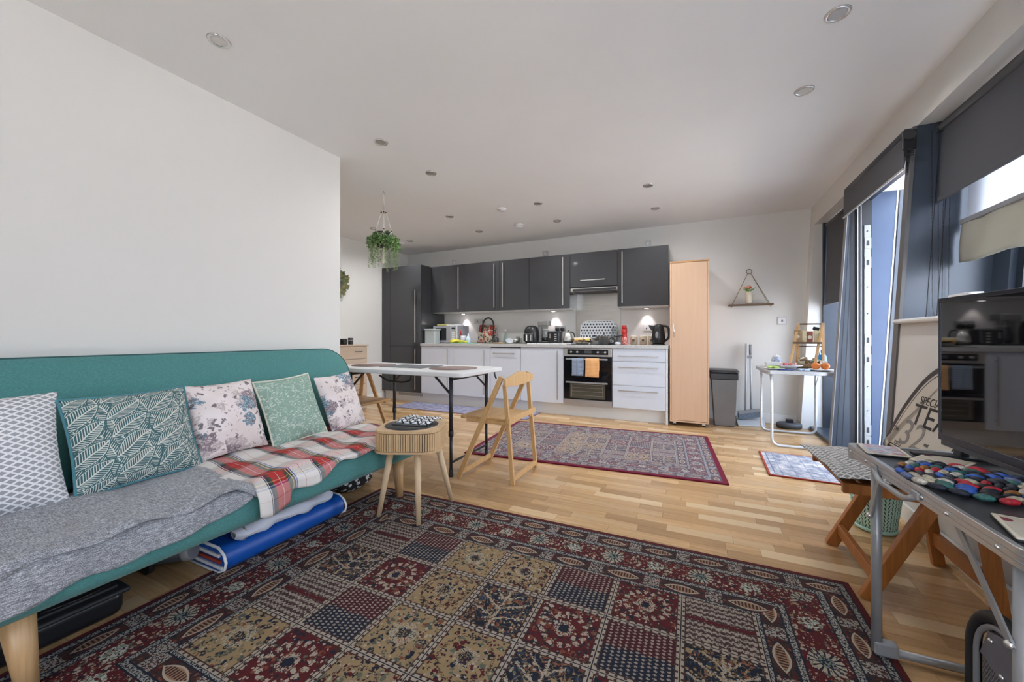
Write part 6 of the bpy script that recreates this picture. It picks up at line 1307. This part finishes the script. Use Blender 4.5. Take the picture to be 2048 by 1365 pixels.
# board plane: e1 runs along the wall towards the camera, e2 up the leaning board
e1 = Vector((0.03, -1, -.02)).normalized(); e2 = Vector((.13, .0, 1)).normalized(); e3 = e1.cross(e2).normalized(); OS = Vector((.905, 2.72, .42)) 
MS = Matrix((e1, e2, e3)).transposed()
sgnP = [(-.035, .0), (-.025, .03), (.005, .09), (.05, .165), (.10, .24), (.16, .315), (.225, .385), (.31, .45), (.41, .49), (.52, .49), (.62, .42), (.64, .30), (.60, .18), (.53, .06), (.46, .0), (.3, .0), (.12, .0)]
def smoothP(P, it=2):
    for _ in range(it):
        Q = []
        for i in range(len(P)): a_, c_ = Vector(P[i]), Vector(P[(i + 1) % len(P)]); Q += [tuple(a_ * .75 + c_ * .25), tuple(a_ * .25 + c_ * .75)]
        P = Q
    return P
def inset(P, d):
    n = len(P); Q = []
    for i in range(n):
        a_, b_, c_ = Vector(P[i - 1]), Vector(P[i]), Vector(P[(i + 1) % n]); t1 = (c_ - a_).normalized(); nn = Vector((-t1.y, t1.x)); Q.append(tuple(b_ + nn * d))
    return Q
P = sgnP; P = smoothP(P[::-1], 2)
area2 = sum(P[i][0] * P[(i + 1) % len(P)][1] - P[(i + 1) % len(P)][0] * P[i][1] for i in range(len(P)))
if area2 < 0: P = P[::-1]
sgb = plain('sign_dark_edge', (.035, .030, .032), .5); sgc = plain('sign_cream', (.56, .51, .44), .55, 0, .03, 8)
d3 = 1 if e3.x < 0 else -1
obj('board', B().prism(P, -.014, 0, MS, OS) if d3 > 0 else B().prism(P, 0, .014, MS, OS), sgb, t); 
def plate(name, ins, h, m): q = inset(P, ins); return obj(name, B().prism(q, 0 if d3 > 0 else -h, h if d3 > 0 else 0, MS, OS), m, t)
plate('face', .027, .0015, sgc); plate('dark_line', .036, .0022, sgb); plate('inner_face', .042, .0029, sgc)
def sign_text(body, size, x, y, m, shear=0., ext=.0003, sxx=1.):
    M = Matrix.Identity(4)
    sh = Matrix(((sxx, shear, 0, 0), (0, 1, 0, 0), (0, 0, 1, 0), (0, 0, 0, 1)))
    base = Matrix.Translation(OS + e3 * d3 * .0036 + e1 * x + e2 * y) @ Matrix((e1, e2, e1.cross(e2))).transposed().to_4x4()
    loc_ = Matrix.Translation(-world_loc(t)) @ base @ sh
    return text_mesh('lettering', body, size, loc_, m, t, extrude=ext)
blk = plain('sign_black_ink', (.012, .012, .014), .6); gry = plain('sign_grey_ink', (.22, .21, .205), .6)
sign_text('SPECIAL', .052, .245, .282, blk, .28); sign_text('TEA', .145, .19, .178, blk, .30, sxx=1.15); sign_text('32', .185, .112, .062, gry, .35, sxx=1.1); sign_text('The', .030, .06, .115, blk, .3); sign_text('est', .030, .335, .10, blk, .3); sign_text('ESTD', .028, .085, .046, blk, .3)

# woven basket by the wall
t = thing('woven_basket', 'mint green woven plastic basket on the floor behind the orange stool', 'basket', (.845, 2.66, 0))
gb = G('basket_weave', .5); u, v, uv = uvw(gb); col_ = (u / .0155).floor(); fu = (u / .0155).frac() - .5; wv = (v / .02 + col_.mod(2.) * .5).frac() - .5; hole = ((fu + wv * .45 * (col_.mod(2.) * 2. - 1.)).abs().lt(.15)) * wv.abs().lt(.42)
gb.col(gb.mix(hole, (.50, .80, .72), (.02, .03, .04)))
def bsk(u_, v_): a = 2 * pi * u_; r = .082 + .028 * v_ + .001 * sin(a * 40); return (r * cos(a), r * sin(a), .022 + v_ * .23)
obj('sides', B().grid(bsk, 72, 10, .6, .23), gb.mat, t, local=True, solid=.003); obj('base_rim', B().lathe((0, 0, 0), [(.078, .002), (.086, .006), (.088, .022), (.0001, .022)], 36), plain('mint_plastic', (.50, .80, .72), .4, 0, .1, 90), t, local=True); obj('top_rim', B().tube([(.112 * cos(a), .112 * sin(a), .255) for a in [2 * pi * k / 32 for k in range(32)]], .006, 8, closed=True), plain('mint_plastic_rim', (.50, .80, .72), .4), t, local=True)
# black framed mesh object at the lower right
t = thing('mesh_carrier', 'black-rimmed soft carrier with grey mesh panel under the near end of the metal table', 'carrier', (.66, 1.14, 0))
Mc = Matrix(((0, 0, 1), (1, 0, 0), (0, 1, 0))); Oc = Vector((.605, 1.10, .195)); Pc = rrect(.46, .375, .12, 8)
obj('body', B().prism(rrect(.45, .365, .115, 8), .01, .20, Mc, Oc), M_black, t, .02); obj('rim', B().tube([Oc + Mc @ Vector((x, y, .0)) for x, y in Pc], .014, 10, closed=True), M_blackm, t)
obj('grey_binding', B().tube([Oc + Mc @ Vector((x, y, -.004)) for x, y in rrect(.42, .335, .10, 8)], .006, 8, closed=True), M_grey, t)
gm = G('grey_mesh', .6); x, y, z, v = gm.coord(); a_ = ((y / .008 + z / .014).frac() - .5).abs(); b_ = ((y / .008 - z / .014).frac() - .5).abs(); gm.col(gm.mix(a_.max(b_).gt(.36), (.035, .035, .04), (.24, .23, .24)))
obj('mesh_panel', B().prism([p for p in rrect(.40, .32, .09, 8)], .002, .010, Mc, Oc), gm.mat, t); obj('yoke_panel', B().prism([(-.2, .055), (.0, .03), (.2, .07), (.17, .14), (.1, .158), (-.1, .158), (-.17, .135)], -.004, .002, Mc, Oc), plain('grey_yoke', (.15, .15, .18), .4), t, .002)
for y_, z_ in ((.155, .125), (.12, .07), (.02, .045), (.17, -.1), (-.06, .13), (-.02, -.02)): obj('stud', B().sphere(Oc + Mc @ Vector((y_, z_, -.006)), .006, 10, 6), M_chrome, t)
obj('black_mouth', B().prism(rrect(.16, .13, .05, 6, -.13, .02), -.006, .0, Mc, Oc), M_black, t, .003)

# ---------------------------------------------------------------- outside on the terrace
t = thing('terrace_chair', 'wooden folding garden chair glimpsed on the terrace through the door', 'chair', (1.95, 5.45, -.04))
for y in (-.2, .2):
    obj('leg', B().bar((-.22, y, 0), (.2, y, .62), .03, .045), M_orange, t, local=True); obj('leg', B().bar((.2, y, 0), (-.2, y, .45), .03, .045), plain('garden_teak', (.45, .28, .15), .6), t, local=True)
    obj('back_post', B().bar((.15, y, .4), (.3, y, .95), .03, .04), M_pine, t, local=True)
for k in range(6): obj('seat_slat', B().box((-.2 + k * .075, 0, .45), (.05, .44, .018)), M_pine, t, local=True)
for k in range(3): obj('back_slat', B().box((.22 + k * .03, 0, .6 + k * .13), (.015, .42, .07)), M_pine, t, local=True)
gz = G('zebra_cloth', .9); x, y, z, v = gz.coord(); nz = gz.noise(v, 18, 2, .5, 1.5); gz.col(gz.mix(((nz * 7.).frac()).lt(.4), (.6, .63, .7), (.02, .02, .03)))
t = thing('striped_blanket', 'black and white striped blanket lying on the terrace crate', 'blanket', (1.60, 4.75, .31))
obj('cloth', B().grid(lambda u, v: (-.1 + .35 * u, -.05 + .03 * sin(u * 9), -.08 + .26 * v + .02 * sin(u * 14)), 20, 10), gz.mat, t, local=True, solid=.01)
t = thing('terrace_crate', 'low black storage crate on the terrace below the blanket', 'crate', (1.62, 4.75, -.04)); obj('crate', B().bx(-.15, .25, -.2, .2, 0, .24), M_blackm, t, .01, local=True); obj('lid', B().bx(-.16, .26, -.21, .21, .24, .26), M_dgrey, t, .004, local=True)
t = thing('terrace_shrub', 'dark green shrub in a pot far out on the terrace', 'shrub', (3.05, 8.3, -.04)); obj('pot', B().lathe((0, 0, 0), [(.16, 0), (.2, .3), (.18, .3), (.0001, .25)], 18), M_dgrey, t, local=True)
b = B()
for i in range(420): a = rp.random() * 6.28; q = .35 * sqrt(rp.random()); zq = rp.random(); leafquad(b, (q * cos(a) * sin(pi * zq + .2), q * sin(a) * sin(pi * zq + .2), .28 + zq * .42), (cos(a), sin(a), rp.uniform(-.5, .8)), .09, (0, 0, 1))
obj('foliage', b, M_leaf, t, local=True, kind='stuff')
t = thing('folded_parasol', 'white furled parasol standing on the terrace near the door', 'parasol', (2.75, 7.3, -.04)); obj('canopy', B().lathe((0, 0, 0), [(.05, .78), (.13, .82), (.14, 1.0), (.12, 1.12), (.05, 1.19), (.0001, 1.2)], 20), M_white, t, local=True); obj('pole', B().cyl((0, 0, 0), (0, 0, .8), .02), M_alu, t, local=True); obj('base', B().lathe((0, 0, 0), [(.2, 0), (.2, .06), (.03, .08)], 24), M_dgrey, t, local=True)
